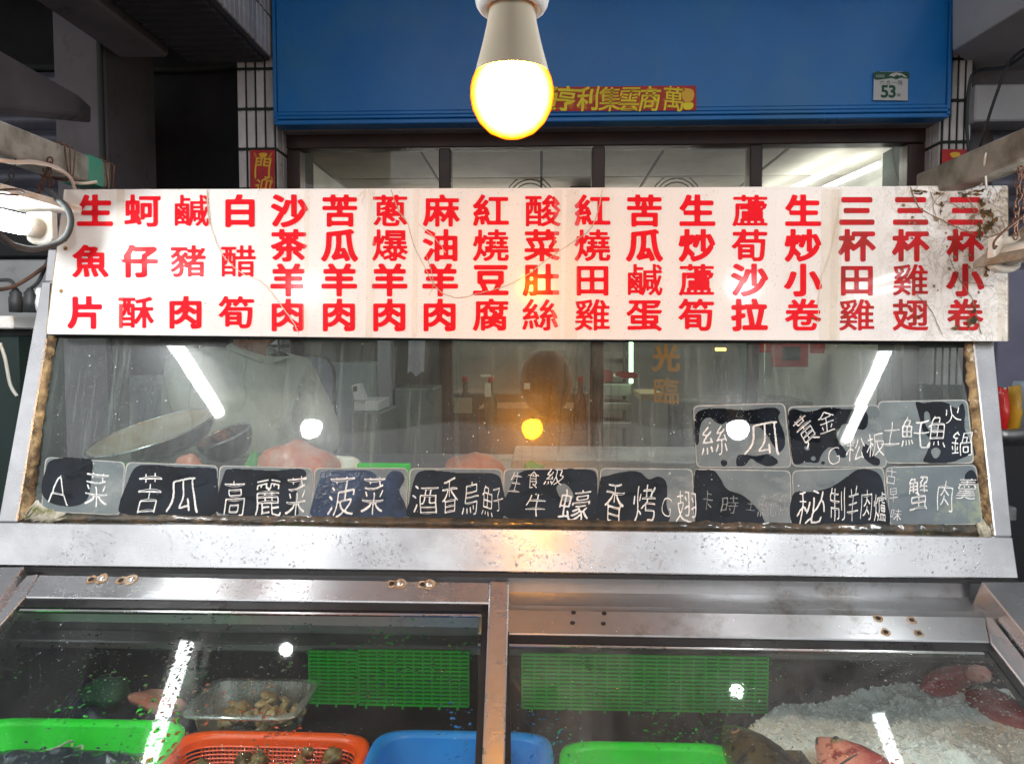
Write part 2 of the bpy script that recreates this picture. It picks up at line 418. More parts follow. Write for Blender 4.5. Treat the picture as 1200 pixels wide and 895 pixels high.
L(t, mixc(t, ramp(t, noise(t, 40, 6, .7, src='Generated'), .64, .72), (.72, .008, .018), (.75, .45, .4)), b.inputs['Base Color'])
b.inputs['Roughness'].default_value = .4; b.inputs['Coat Weight'].default_value = .07; b.inputs['Coat Roughness'].default_value = .12; b.inputs['Specular IOR Level'].default_value = .05
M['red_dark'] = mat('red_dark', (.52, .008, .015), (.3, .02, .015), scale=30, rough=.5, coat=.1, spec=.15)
M['crack'] = mat('crack', (.2, .14, .09), rough=.8); M['crack_mid'] = mat('crack_mid', (.46, .37, .29), rough=.8)
M['crack_light'] = mat('crack_light', (.6, .52, .42), rough=.5)
M['tape'] = glassm('tape', dust=.05, dcol=(.6, .5, .38), tint=(.99, .98, .96), speck=.05, halo=.03)
M['brass'] = mat('brass', (.35, .2, .07), rough=.45, metal=.8)
M['edge_wood'] = mat('edge_wood', (.42, .3, .17), (.2, .13, .06), scale=40, rough=.8, bump=.5)
M['foam'] = mat('foam', (.36, .25, .12), (.06, .035, .015), scale=32, lo=.36, hi=.6, rough=.75, bump=.9, bscale=90, dirt=(.75, .7, .6), dscale=30, dlo=.6, dhi=.7)
M['moss'] = mat('moss', (.02, .018, .012), (.1, .065, .03), scale=34, lo=.42, hi=.7, rough=.45, bump=1, bscale=120, dirt=(.06, .11, .015), dscale=16, dlo=.58, dhi=.68, coat=.5)
M['mould'] = mat('mould', (.42, .4, .34), (.12, .13, .05), scale=60, rough=.8, bump=.8)
M['glass_up'] = glassm('glass_up', dust=.055, dcol=(.27, .34, .31), speck=.26, halo=.05, streak=1.8, fog=(2, 1.27, 1.13, .22), wave=.06)
M['glass_lid'] = glassm('glass_lid', dust=.02, dcol=(.5, .53, .52), speck=.04, halo=.004, streak=.0, drops=.25, refl=.6)
M['glass_fog'] = glassm('glass_fog', dust=.08, dcol=(.5, .53, .52), speck=.3, halo=.01, streak=.0, drops=.4, refl=.65, dscale=5)
M['glass_clean'] = glassm('glass_clean', dust=.03, dcol=(.5, .45, .38), speck=.03, halo=.0, tint=(.97, .95, .9))
M['card'] = mat('card', (.105, .135, .145), (.17, .2, .205), scale=9, rough=.5, rv=.12, bump=.15, bscale=30, coat=1, spec=.2, dirt=(.24, .27, .27), dscale=14, dlo=.56, dhi=.72)
M['card_edge'] = mat('card_edge', (.27, .29, .28), (.4, .4, .37), scale=60, rough=.5)
M['card_black'] = mat('card_black', (.007, .009, .012), (.014, .02, .03), scale=14, rough=.6, bump=.35, bscale=160, coat=.6, spec=.0, dirt=(.1, .11, .11), dscale=260, dlo=.7, dhi=.74)
M['marker'] = mat('marker', (.82, .83, .82), (.55, .57, .57), scale=150, rough=.7, coat=1, spec=.1)
M['marker_faint'] = mat('marker_faint', (.32, .35, .36), (.13, .15, .16), scale=200, rough=.7)
M['water'] = mat('water', (.9, .93, .95), rough=.02, trans=.0, coat=1); 
_m, _t, _b = new('droplet'); _b.inputs['Base Color'].default_value = (1, 1, 1, 1); _b.inputs['Roughness'].default_value = .02; _b.inputs['Transmission Weight'].default_value = 1; _b.inputs['IOR'].default_value = 1.33; M['droplet'] = _m
M['blue'] = mat('blue', (.004, .13, .42), (.01, .17, .5), scale=1.6, rough=.32, rv=.08, bump=.08, bscale=3, dirt=(.04, .17, .36), dscale=2.2, dlo=.48, dhi=.8)
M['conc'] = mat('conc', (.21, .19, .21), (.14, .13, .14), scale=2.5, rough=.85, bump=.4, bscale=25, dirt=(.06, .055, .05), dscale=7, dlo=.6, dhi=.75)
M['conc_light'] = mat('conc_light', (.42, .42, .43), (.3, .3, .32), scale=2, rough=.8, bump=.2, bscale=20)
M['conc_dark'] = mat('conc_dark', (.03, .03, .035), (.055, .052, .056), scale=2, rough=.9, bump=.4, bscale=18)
M['tile'] = mat('tile', (.5, .47, .47), (.4, .37, .36), scale=12, rough=.22, rand=.18, dirt=(.14, .12, .1), dscale=18, dlo=.6, dhi=.72)
M['grout'] = mat('grout', (.012, .022, .016), rough=.8)
M['door'] = mat('door', (.028, .014, .011), (.045, .02, .014), scale=6, rough=.35)
M['ceil'] = mat('ceil', (.5, .48, .44), (.38, .36, .33), scale=3, rough=.9, rand=.1)
M['room'] = mat('room', (.42, .43, .41), (.32, .33, .31), scale=2, rough=.7)
M['roomdark'] = mat('roomdark', (.06, .065, .06), (.1, .1, .09), scale=3, rough=.6)
M['floor'] = mat('floor', (.09, .09, .088), (.05, .05, .05), scale=5, rough=.4, rv=.15)
M['asphalt'] = mat('asphalt', (.05, .05, .05), (.03, .03, .032), scale=30, rough=.8, bump=.5)
M['shutter'] = mat('shutter', (.13, .13, .17), (.08, .08, .1), scale=5, rough=.45, metal=.3, rand=.1)
M['redpaper'] = mat('redpaper', (.5, .01, .012), (.33, .006, .01), scale=12, rough=.45)
M['gold'] = mat('gold', (.75, .42, .02), rough=.4)
M['yellow'] = mat('yellow', (.85, .72, .02), rough=.5)
M['orange_pr'] = mat('orange_pr', (.5, .16, .01), rough=.5)
M['white_pl'] = mat('white_pl', (.8, .8, .78), rough=.35)
M['offwhite'] = mat('offwhite', (.62, .6, .54), (.45, .42, .36), scale=20, rough=.5, dirt=(.2, .14, .08), dscale=18, dlo=.58, dhi=.75)
M['grimy_board'] = mat('grimy_board', (.3, .28, .23), (.1, .08, .06), scale=14, rough=.6, dirt=(.22, .13, .05), dscale=22, dlo=.5, dhi=.7, bump=.3)
M['dgreen'] = mat('dgreen', (.005, .07, .03), rough=.5)
M['rust'] = mat('rust', (.1, .045, .025), (.04, .02, .015), scale=60, rough=.8, bump=.5)
M['cable'] = mat('cable', (.03, .032, .034), rough=.5); M['cable_grey'] = mat('cable_grey', (.06, .065, .065), rough=.75, spec=.25)
M['cable_w'] = mat('cable_w', (.5, .47, .42), rough=.5)
M['rail'] = mat('rail', (.32, .33, .31), (.16, .16, .14), scale=22, rough=.5, metal=.5, bump=.3, dirt=(.1, .09, .07), dscale=30, dlo=.55, dhi=.75)
M['rail_dirty'] = mat('rail_dirty', (.2, .19, .16), (.09, .08, .06), scale=18, rough=.5, metal=.4, bump=.4)
M['teal'] = mat('teal', (.0, .22, .15), rough=.4)
M['bulb_body'] = mat('bulb_body', (.72, .62, .47), rough=.4)  # tan tint puts the bulb's glow into the neck colour
M['tube_on'] = emis('tube_on', (.93, .98, 1), L_TUBE); M['bulb_white'] = emis('bulb_white', (.95, .98, 1), L_WHITE)
M['bulb_warm'] = emis('bulb_warm', (190, 66, 1.0), 1, (2.2, .26, .006))
M['room_tube'] = emis('room_tube', (.95, 1, .97), L_ROOM); M['fill_tube'] = emis('fill_tube', (1, .96, .9), 20); M['green_tube'] = emis('green_tube', (.5, 1, .6), 3); M['amber'] = emis('amber', (1, .45, .08), 4)
M['orange'] = mat('orange', (.95, .1, .004), rough=.3, bump=.08, bscale=40, sss=.1)
M['green'] = mat('green', (.01, .85, .03), (.01, .72, .025), scale=10, rough=.3, sss=.1)
M['green_mat'] = mat('green_mat', (.008, .62, .035), rough=.35)
M['bluebin'] = mat('bluebin', (.015, .26, .8), (.02, .3, .85), scale=6, rough=.35)
M['navy'] = mat('navy', (.006, .014, .035), (.012, .03, .06), scale=14, rough=.35, bump=.5, bscale=20)
M['clearpl'] = glassm('clearpl', dust=.35, dcol=(.7, .72, .72), speck=.05, halo=.2, tint=(.8, .83, .83), refl=3)
M['stain'] = mat('stain', (.16, .085, .025), (.03, .025, .015), scale=90, lo=.4, hi=.6, rough=.9)
M['smudge'] = glassm('smudge', dust=.16, dcol=(.6, .63, .6), speck=.1, halo=.06, tint=(.93, .95, .94), refl=0)
M['spatter'] = mat('spatter', (.5, .52, .5), rough=.8)
M['clam'] = mat('clam', (.55, .42, .24), (.3, .2, .1), scale=70, rough=.4, rand=.25)
M['whelk'] = mat('whelk', (.28, .2, .08), (.07, .045, .02), scale=60, lo=.35, hi=.6, rough=.4, bump=.6, rand=.3)
M['ice'] = mat('ice', (.96, .97, .98), (.9, .92, .93), scale=60, lo=.3, hi=.7, rough=.3, bump=.35, bscale=220, coat=.3)
M['plastic_wrap'] = mat('plastic_wrap', (.02, .03, .04), (.1, .12, .14), scale=30, lo=.55, hi=.62, rough=.12, bump=1, bscale=45)
M['redmeat'] = mat('redmeat', (.55, .16, .1), (.55, .32, .26), scale=22, rough=.3, bump=.3, bscale=50, sss=.2)
M['wok'] = mat('wok', (.05, .045, .04), (.02, .018, .016), scale=12, rough=.35, metal=.8)
M['wok_in'] = mat('wok_in', (.55, .52, .46), (.42, .32, .2), scale=9, rough=.35, metal=.15, rv=.1)
M['burnt'] = mat('burnt', (.35, .13, .02), (.012, .01, .008), scale=30, lo=.35, hi=.55, rough=.5, bump=.8)
M['shirt'] = mat('shirt', (.42, .45, .38), (.36, .39, .33), scale=6, rough=.9, bump=.5, bscale=12)
M['skin'] = mat('skin', (.32, .15, .09), (.27, .12, .07), scale=20, rough=.5, sss=.15)
M['hair'] = mat('hair', (.02, .018, .016), rough=.6); M['pants'] = mat('pants', (.02, .022, .03), rough=.9)
M['chair_back'] = mat('chair_back', (.13, .16, .24), (.1, .13, .2), scale=8, rough=.6)
M['cloth'] = mat('cloth', (.42, .43, .47), (.34, .35, .4), scale=14, rough=.9, bump=.4, bscale=20)
M['purple'] = mat('purple', (.2, .2, .28), (.15, .15, .22), scale=3, rough=.7)
M['packet_r'] = mat('packet_r', (.6, .02, .02), (.75, .7, .66), scale=16, lo=.55, hi=.6, rough=.25, bump=.6, bscale=30)
M['packet_y'] = mat('packet_y', (.55, .32, .03), (.35, .18, .02), scale=20, rough=.25, bump=.6, bscale=30)
M['awning'] = mat('awning', (.78, .78, .77), (.62, .62, .6), scale=3, rough=.7, bump=.3, bscale=4)
M['leaf'] = mat('leaf', (.03, .25, .03), rough=.5)
# ================================================================ large structure
def gplane(name, x0, y0, x1, y1, z, m): return struct(mk(name, [(x0,y0,z),(x1,y0,z),(x1,y1,z),(x0,y1,z)], [(0,1,2,3)], m))
gplane('ground', -60, -80, 60, 60, 0, M['asphalt'])
fl = box('pavement', (-6, 1.0, .004), (7, 9, .12), M['floor'], r=.01); struct(fl)
bk = box('alley_wall', (-2.9, 3.75, .13), (-1.27, 3.9, 3.6), M['conc_dark'], r=.01)  # near-black colour over the whole wall
tag(bk, 'near-black wall at the back of the dark alley on the left', 'wall')
c = PY(0, 0, 3.0)
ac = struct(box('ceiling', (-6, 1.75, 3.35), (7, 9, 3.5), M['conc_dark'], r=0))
# left concrete pillar with beam and roller shutter
xl, xr = PY(70, 150, 3.05).x, PY(125, 150, 3.05).x
o = box('concrete_pillar', (xl-.02, 3.05, .13), (xr, 3.45, 3.34), M['conc'], r=.008)
tag(o, 'bare mauve-grey concrete pillar left of the dark alley', 'pillar')
za = PY(93, 133, 2.7).z
v = [PY(-60, 25, 2.1), PY(93, 112, 2.7), PY(93, 134, 2.7), PY(-60, 118, 2.1)]
bk_ = [p+Vector((-.03, .12, 0)) for p in v]
o = mk('concrete_beam', *bev(prism(v, bk_), .006), M['conc']); tag(o, 'grey concrete beam running overhead into the pillar at far left', 'beam')
sh = thing('roller_shutter', (xl-.6, 3.3, 1.2), 'dusty blue-grey ribbed roller shutter above the left rail, left of the pillar', 'shutter')
for i in range(16):
    z = 1.35+i*.085
    pf = [(0, 0), (.022, .02), (.03, .042), (.022, .064), (0, .084)]
    V = [(xl-1.2, 3.32-a, z+b) for a, b in pf]+[(xl-.025, 3.32-a, z+b) for a, b in pf]
    mk('slat', V, [(k, k+1, k+6, k+5) for k in range(4)], M['shutter'], sh, smooth=True)
xc = PY(118, 100, 3.03).x
o = tube('conduit', smooth_path([(xc, 3.03, 3.3), (xc, 3.03, 2.2), (xc+.01, 3.03, 1.0)]), .012, M['cable_grey']); tag(o, 'thin dark conduit down the face of the bare concrete pillar', 'pipe')
o = tube('conduit', smooth_path([(-1.3, 3.72, 2.9), (-1.75, 3.72, 2.86), (-2.6, 3.72, 2.88)]), .016, M['cable_grey']); tag(o, 'horizontal pipe across the dark alley wall near its top', 'pipe')
# dark overhead beams running toward the viewer
def zb(px, py, Y): return PY(px, py, Y)
bt = thing('tiled_balcony', (-1.3, 2.3, 2.62), 'dark ribbed balcony underside with white tiled edge above the left pillar', 'balcony')
x1 = PY(320, 70, 2.98).x; zbot = PY(320, 72, 2.98).z
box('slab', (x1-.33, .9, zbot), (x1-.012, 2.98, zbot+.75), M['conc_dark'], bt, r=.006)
box('beam_edge', (x1-.62, .9, zbot+.02), (x1-.42, 2.98, zbot+.5), M['conc'], bt, r=.01)
for i in range(26): box('rib', (x1-.325, 1.6+i*.053, zbot-.012), (x1-.03, 1.63+i*.053, zbot+.001), M['conc_dark'], bt, r=0)
t0 = box('tile', (x1-.0125, 2.94, zbot+.012), (x1+.0, 2.975, zbot+.16), M['tile'], bt, r=.002)
def ccopy(o, off, parent=None):
    q = o.copy(); COL.objects.link(q); q.parent = parent if parent else o.parent; q.location = o.location+Vector(off); return q
for r_ in range(4):
    for i in range(32):
        if r_ or i: ccopy(t0, (0, -i*.041, r_*.156))
# tiled pillars either side of the shop front
def tiled_pillar(label, xa, xb, side, Y=3.0):
    t = thing('tiled_pillar', ((xa+xb)/2, Y+.1, .12), label, 'pillar')
    box('core', (xa, Y, .125), (xb, Y+.5, 3.34), M['grout'], t, r=0)
    n = 4; w_ = (xb-xa)/n; hh = .158; f = None
    z0 = PY(300, 175, Y).z-.158*6+.005
    for r_ in range(13):
        for k in range(n):
            a = xa+k*w_+.004
            if f is None: f = box('tile', (a, Y-.006, z0), (xa+(k+1)*w_-.004, Y+.001, z0+hh-.012), M['tile'], t, r=.002)
            else: ccopy(f, (k*w_, 0, r_*hh))
    xs = xb if side > 0 else xa; f2 = None
    for r_ in range(13):
        for k in range(3):
            if f2 is None: f2 = box('side_tile', (xs-.001 if side > 0 else xs-.006, Y+.006, z0), (xs+.006 if side > 0 else xs+.001, Y+.062, z0+hh-.012), M['tile'], t, r=.002)
            else: ccopy(f2, (0, k*.066, r_*hh))
    return t
pl0, pl1 = PY(279, 175, 3).x, PY(323, 175, 3).x
tiled_pillar('narrow pillar of upright white tiles left of the blue sign box', pl0, pl1, 1)
pr0, pr1 = PY(1103, 175, 3).x, PY(1137, 175, 3).x
tiled_pillar('narrow pillar of upright white tiles right of the blue sign box', pr0, pr1, -1)
def paper(name, label, px0, py0, px1, py1, Y, parent=None):
    pl = vplane(Y); t = thing(name, tuple(PY((px0+px1)/2, py1, Y)), label, 'couplet')
    slab('paper', pl, [(px0, py0), (px1, py0), (px1, py1), (px0, py1)], .0, -.001, M['redpaper'], t, r=0)
    return pl, t
pl, t = paper('couplet_paper', 'red paper couplet with gold characters on the left tiled pillar', 293, 176, 322, 262, 2.99)
letter('character', pl, glyph_bold('門', .35), 307.5, 197, 19, 24, .001, M['gold'], t, shear=.08, wob=.05)
letter('character', pl, glyph_bold('迎', .4), 308.5, 220, 18, 20, .001, M['gold'], t, shear=.08, wob=.05)
letter('character', pl, glyph_bold('春', .4), 308.5, 243, 18, 20, .001, M['gold'], t, shear=.08, wob=.05)
outline('emblem', pl, [(303, 180), (308, 179), (313, 180), (311, 184), (308, 185.5), (305, 184)], .001, M['gold'], t, res=.4, soft=1)
for q in ([(297,180),(299,179),(302,186),(301,188)], [(317,179),(319,180),(315,188),(313,186)], [(317,206),(319,208),(320,215),(317,212)]):
    outline('flourish', pl, q, .0008, M['orange_pr'], t, res=.4, soft=1)
pl, t = paper('couplet_paper', 'red paper couplet with a gold figure on the right tiled pillar', 1104, 175, 1134, 262, 2.985)
outline('emblem', pl, [(1113, 180), (1119, 178), (1125, 180), (1122, 184.5), (1116, 184.5)], .001, M['gold'], t, res=.4, soft=1)
letter('character', pl, glyph_bold('人'), 1118, 196, 19, 20, .001, M['gold'], t, shear=.2, wob=.1)
letter('character', pl, glyph_bold('和'), 1118, 216, 18, 18, .001, M['gold'], t, shear=.1, wob=.05)
# blue sign box
Yb = 2.95; p0, p1 = PY(321, 145, Yb), PY(1113, 139, Yb); zb0 = (p0.z+p1.z)/2
bs = thing('sign_box', ((p0.x+p1.x)/2, Yb+.1, zb0), 'large blank blue shop sign box above the doors', 'sign')
box('panel', (p0.x+.014, Yb+.004, zb0+.05), (p1.x-.014, Yb+.075, 3.33), M['blue'], bs, r=.002)
for a, b in ((p0.x, p0.x+.013), (p1.x-.013, p1.x)): box('side_trim', (a, Yb-.006, zb0+.008), (b, Yb+.075, 3.33), M['blue'], bs, r=.003)
for i, (dz, hh, pr) in enumerate(((0, .018, .0), (.0195, .013, .006), (.034, .015, .002))): box('bottom_trim', (p0.x+.0005, Yb-pr, zb0+dz), (p1.x-.0005, Yb+.075, zb0+dz+hh), M['blue'], bs, r=.003)
zl_ = PY(700, 150, 3.04).z
struct_under = box('lintel', (p0.x, 3.035, zl_), (p1.x, 3.10, zb0+.25), M['conc'], r=.004)
tag(struct_under, 'grey strip of lintel directly under the blue sign box', 'lintel')
# red banner
pl = vplane(Yb); bn = thing('banner', tuple(PY(720, 130, Yb)), 'red and gold calligraphy strip stuck on the blue sign box beside the lit bulb', 'banner')
slab('strip', pl, [(562, 103), (815.5, 100.5), (816, 129.5), (562, 131)], .004, .001, M['redpaper'], bn, r=0)
slab('inner_strip', pl, [(565, 105.5), (813, 103), (813.3, 127), (565, 128.7)], .0048, .0041, mat('banner_inner', (.42, .03, .008), (.6, .2, .01), scale=22, lo=.52, hi=.6, rough=.5), bn, r=0)
for ch, x in zip('萬商雲集利亨', (789, 761, 738, 715, 689, 664)): letter('character', pl, glyph_bold(ch, .5), x, 116.5, 24, 27, .0056, M['yellow'], bn, shear=.14, wob=.06, seed=x)
for ch, x in zip('通路', (640, 615)): letter('character', pl, glyph_bold(ch, .8), x, 117, 24, 27, .0056, M['yellow'], bn, shear=.14, wob=.06, seed=x)
outline('medallion', pl, [(800, 105), (806, 103.6), (812, 106), (813, 113), (809, 119), (802, 119), (798.5, 112)], .0056, M['gold'], bn, res=.4, soft=1)
outline('medallion_foot', pl, [(800, 121), (806, 120), (812, 121), (811, 127), (805, 128.5), (801, 127)], .0056, M['yellow'], bn, res=.4, soft=1)
# house number plate
pp = thing('number_plate', tuple(PY(1044, 118, Yb)), 'small green and white house number plate 53 on the blue sign box', 'number plate')
slab('plate', pl, [(1024.5, 84), (1064.5, 84), (1064, 118), (1023.5, 117.5)], .006, .001, mat('plate_white', (.5, .5, .5), rough=.3), pp, r=.001)
gp = mat('plate_green', (.005, .07, .03), rough=.4)
outline('header', pl, [(1024.6, 84.2), (1034, 84.2), (1054, 84.2), (1064.3, 84.2), (1064.3, 92), (1056, 91), (1050, 93), (1045, 91.5), (1036, 92.6), (1024.5, 93)], .0068, gp, pp, res=.35, soft=1, k=3,
        holes=[[(1041, 89.5), (1044, 86.5), (1049, 84.9), (1055, 85.6), (1060, 88), (1063, 91), (1059, 90), (1056, 88), (1053.5, 89), (1051, 87.5), (1047, 90), (1044, 88.6)]])
for ch, x in zip('六合一路', (1033.5, 1041, 1048.5, 1055)): letter('character', pl, glyph_bold(ch, 0), x, 97.2, 5.5, 5.2, .0068, gp, pp)
for ch, x in zip('53', (1036.5, 1045.5)): letter('digit', pl, glyph_bold(ch, 1.0), x, 107.5, 13.5, 13.5, .0068, gp, pp)
letter('character', pl, glyph_bold('號', 0), 1053, 111.6, 4.6, 3.6, .0068, gp, pp)
for ch, x in zip('新興區', (1028.2, 1031.6, 1035)): letter('character', pl, glyph_bold(ch, 0), x, 89.6, 3.4, 3.4, .0076, mat('plate_pale', (.4, .45, .4)), pp)
# right: upper wall, pale box, shutter
o = mk('concrete_beam', *bev(prism([PY(1116, 60, 2.9), PY(1116, -40, 2.9), PY(1300, -40, 2.2), PY(1300, -52, 2.2)], [PY(1116, 60, 2.9)+Vector((.5, .5, 0)), PY(1116, -40, 2.9)+Vector((.5, .5, 0)), PY(1300, -40, 2.2)+Vector((.5, .5, .1)), PY(1300, -52, 2.2)+Vector((.5, .5, .1))]), .004), M['conc_light'])
tag(o, 'pale grey concrete beam above the right tiled pillar', 'beam')
xa, xb, zc = PY(1138, 60, 3.05).x, 3.2, PY(1138, 60, 3.05).z
o = struct(box('wall', (xa, 3.1, .125), (xb, 3.3, 3.34), M['conc'], r=0))
a, b = PY(1142, 142, 2.95), PY(1142, 99, 2.95)
o = box('wall_box', (a.x, 2.95, a.z), (3.1, 3.09, b.z), M['conc_light'], r=.006); tag(o, 'plain pale grey box section on the wall right of the blue sign', 'wall box')
sh = thing('roller_shutter', (PY(1200, 300, 3.04).x, 3.05, 1.3), 'dark ribbed roller shutter behind the right rail', 'shutter')
xs0 = PY(1161, 200, 3.06).x
for i in range(12):
    z = PY(1161, 150, 3.06).z-.09-i*.085
    pf = [(0, 0), (.022, .02), (.03, .042), (.022, .064), (0, .084)]
    V = [(xs0, 3.08-a, z+b) for a, b in pf]+[(3.1, 3.08-a, z+b) for a, b in pf]
    mk('slat', V, [(k, k+1, k+6, k+5) for k in range(4)], M['shutter'], sh, smooth=True)
o = box('purple_partition', (PY(1172, 320, 2.4).x, 2.4, .125), (2.6, 2.46, PY(1190, 316, 2.4).z), M['purple'], r=.004)
tag(o, 'plain purple-grey partition behind the right end of the counter', 'partition')
for i, (pts, r_) in enumerate((([(1215, 52, 2.6), (1180, 78, 2.75), (1146, 83, 2.9), (1136, 100, 2.93), (1133, 150, 2.93), (1140, 220, 2.9)], .006),
    ([(1215, 50, 2.6), (1185, 70, 2.7), (1168, 110, 2.75), (1155, 150, 2.8), (1146, 185, 2.85), (1143, 230, 2.85)], .005))):
    o = tube('cable', smooth_path([PY(*q) for q in pts]), r_, M['cable'])
    tag(o, ('dark cable bundle clipped down the wall beside the right tiled pillar', 'thin dark cable drooping across the pale wall box at upper right')[i], 'cable')
# shop front: frame, transom panes, doors
Yd = 3.11; sf = thing('shop_front', (0, Yd, .12), 'dark brown framed shop front with transom windows under the blue sign', 'shop front')
zt0, zt1 = PY(600, 172, Yd).z, PY(600, 150, Yd).z-.0+.15
X = lambda px, py=195: PY(px, py, Yd).x
box('head_rail', (X(335), Yd, zt0), (X(1095), Yd+.08, zt1), M['door'], sf, r=.004)
cols = [(336, 351), (514, 528), (694, 709), (879, 894), (1064, 1094)]
for a, b in cols: box('mullion', (X(a), Yd+.002, .13), (X(b), Yd+.078, zt0-.002), M['door'], sf, r=.004)
zr = 1.86
for i in range(4):
    a, b = X(cols[i][1])+.001, X(cols[i+1][0])-.001
    box('transom_pane', (a, Yd+.03, zr+.07), (b, Yd+.036, zt0-.001), M['glass_clean'], sf, r=0)
    box('cross_rail', (a, Yd+.004, zr), (b, Yd+.076, zr+.068), M['door'], sf, r=.003)
    if i in (1, 2, 3):
        box('door_pane', (a+.03, Yd+.03, .5), (b-.03, Yd+.036, zr-.001), M['glass_clean'], sf, r=0)
        box('bottom_panel', (a, Yd+.02, .13), (b, Yd+.05, .495), M['door'], sf, r=.003)
    else:
        box('door_panel', (a, Yd+.02, .13), (b, Yd+.05, zr-.002), M['roomdark'], sf, r=.003)
pl = vplane(Yd+.028)
for ch, y in (('光', 420), ('臨', 459)): letter('character', pl, glyph_bold(ch), 780.5, y, 29, 29, .001, mat('orange_film', (.6, .25, .03), rough=.5), sf)
# room behind the shop front
rx0, rx1, rz = PY(351, 178, 3.32).x-.02, PY(1062, 176, 3.32).x+.02, 2.36
struct(box('floor', (rx0, 3.31, .121), (rx1, 7, .14), M['floor'], r=0))
struct(box('wall_back', (rx0, 7, .12), (rx1, 7.1, 2.9), M['room'], r=0))
struct(box('wall_left', (rx0-.08, 3.31, .12), (rx0, 7, 3), M['room'], r=0))
struct(box('wall_right', (rx1, 3.31, .12), (rx1+.08, 7, 3), M['room'], r=0))
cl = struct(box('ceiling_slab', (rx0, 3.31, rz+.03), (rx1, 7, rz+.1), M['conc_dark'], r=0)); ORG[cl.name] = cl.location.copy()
f = None
for i in range(5):
    for k in range(6):
        if f is None: f = box('ceiling_tile', (rx0+.005, 3.33, rz), (rx0+.54, 3.93, rz+.02), M['ceil'], cl, r=.004)
        else: ccopy(f, (i*.548, k*.61, 0))
for i, (xa, ya) in enumerate(((1.50, 3.42), (1.34, 3.42))):
    o = tube('ceiling_tube', [(xa, ya, rz-.07), (xa-.12, ya+1.2, rz-.07)], .014, M['room_tube'])
    tag(o, ('lit fluorescent ceiling tube in the shop, nearer the right wall', 'lit fluorescent ceiling tube in the shop, second from the right wall')[i], 'tube light')
o = tube('ceiling_tube', [(.9, 4.5, rz-.09), (-.8, 4.5, rz-.09)], .015, M['fill_tube']); tag(o, 'unseen glowing tube added deep inside the shop to brighten its ceiling', 'tube light')  # extra tube added out of sight to brighten the shop ceiling
for i, (px, py) in enumerate(((621, 217), (792, 216))):
    c_ = PY(px, py, 4.0); c_.z = min(c_.z, rz-.05)
    t = thing('ceiling_fan', (c_.x, 4.0, rz-.17), ('small round wall fan seen through the second transom pane', 'small round wall fan seen through the third transom pane')[i], 'fan')
    V, F = [], []
    for rr in (.09, .11, .13): V, F = join((V, F), tubeg([c_+Vector((math.cos(a)*rr, -.02, math.sin(a)*rr-.06)) for a in [k*math.pi/10 for k in range(21)]], .003, 5))
    mk('cage', V, F, M['cable_grey'], t, smooth=True); mk('hub', *ellg(c_+Vector((0, 0, -.06)), (.035, .05, .035)), M['white_pl'], t, smooth=True)
o = box('air_vent', (PY(668, 212, 4.1).x, 4.1, rz-.06), (PY(700, 212, 4.1).x, 4.3, rz-.012), M['dark'], r=.003); tag(o, 'small black vent on the shop ceiling behind the transom window', 'vent')

# ================================================================ the display counter
AL = R(15.5); U = Plane((0, 1.30, PY(600, 668, 1.30).z), (1, 0, 0), (0, math.sin(AL), math.cos(AL)))
BL = R(30); LL = Plane(tuple(PY(300, 677, 1.285)), (1, 0, 0), (0, math.cos(BL), math.sin(BL)))
BR = R(28); LR = Plane(tuple(PY(900, 718, 1.25)), (1, 0, 0), (0, math.cos(BR), math.sin(BR)))
ct = thing('display_counter', (0, 1.25, 0), 'stainless steel seafood display counter with slanted glass front and sloping glass lids', 'counter')
slab('bottom_bar', U, [(-26, 611.5), (600, 619), (1187, 629), (1194, 678), (-40, 662)], .0, -.03, M['steel'], ct, r=.002)
slab('side_post', U, [(60, 330), (55.5, 393), (19.5, 611.3), (-2.5, 611), (37, 393), (49, 330)], .0005, -.03, M['steel'], ct, r=.002)
slab('side_post', U, [(1133, 340), (1141, 402), (1166, 628.4), (1186.5, 628.6), (1165, 402), (1156, 340)], .0005, -.03, M['steel'], ct, r=.002)
slab('top_bar', U, [(52, 330), (1140, 338), (1136, 300), (56, 292)], -.0005, -.03, M['steel'], ct, r=.002)
# slanted pane: very slightly sagging sheet
ga, gb = U.st(50, 330), U.st(1141, 629); V, F = [], []; nx, nz = 40, 20
s0, s1 = U.st(8, 618)[0], U.st(1172, 625)[0]; t0_, t1_ = U.st(600, 623)[1], U.st(600, 335)[1]
for h in (-.010, -.015):
    for j in range(nz+1):
        for i in range(nx+1):
            u = i/nx; v = j/nz; k = 1-.07*v
            s = (s0+(s1-s0)*u); s = s*(1-.05*v); V.append(U.at(s, t0_+(t1_-t0_)*v, h-.0013*math.sin(v*math.pi*1.2)*(.3+.7*abs(2*u-1))))
n1 = (nx+1)*(nz+1)
for j in range(nz):
    for i in range(nx):
        q = j*(nx+1)+i; F.append((q, q+1, q+nx+2, q+nx+1)); F.append((n1+q, n1+q+nx+1, n1+q+nx+2, n1+q+1))
pane = mk('front_pane', V, F, M['glass_up'], ct, smooth=True)
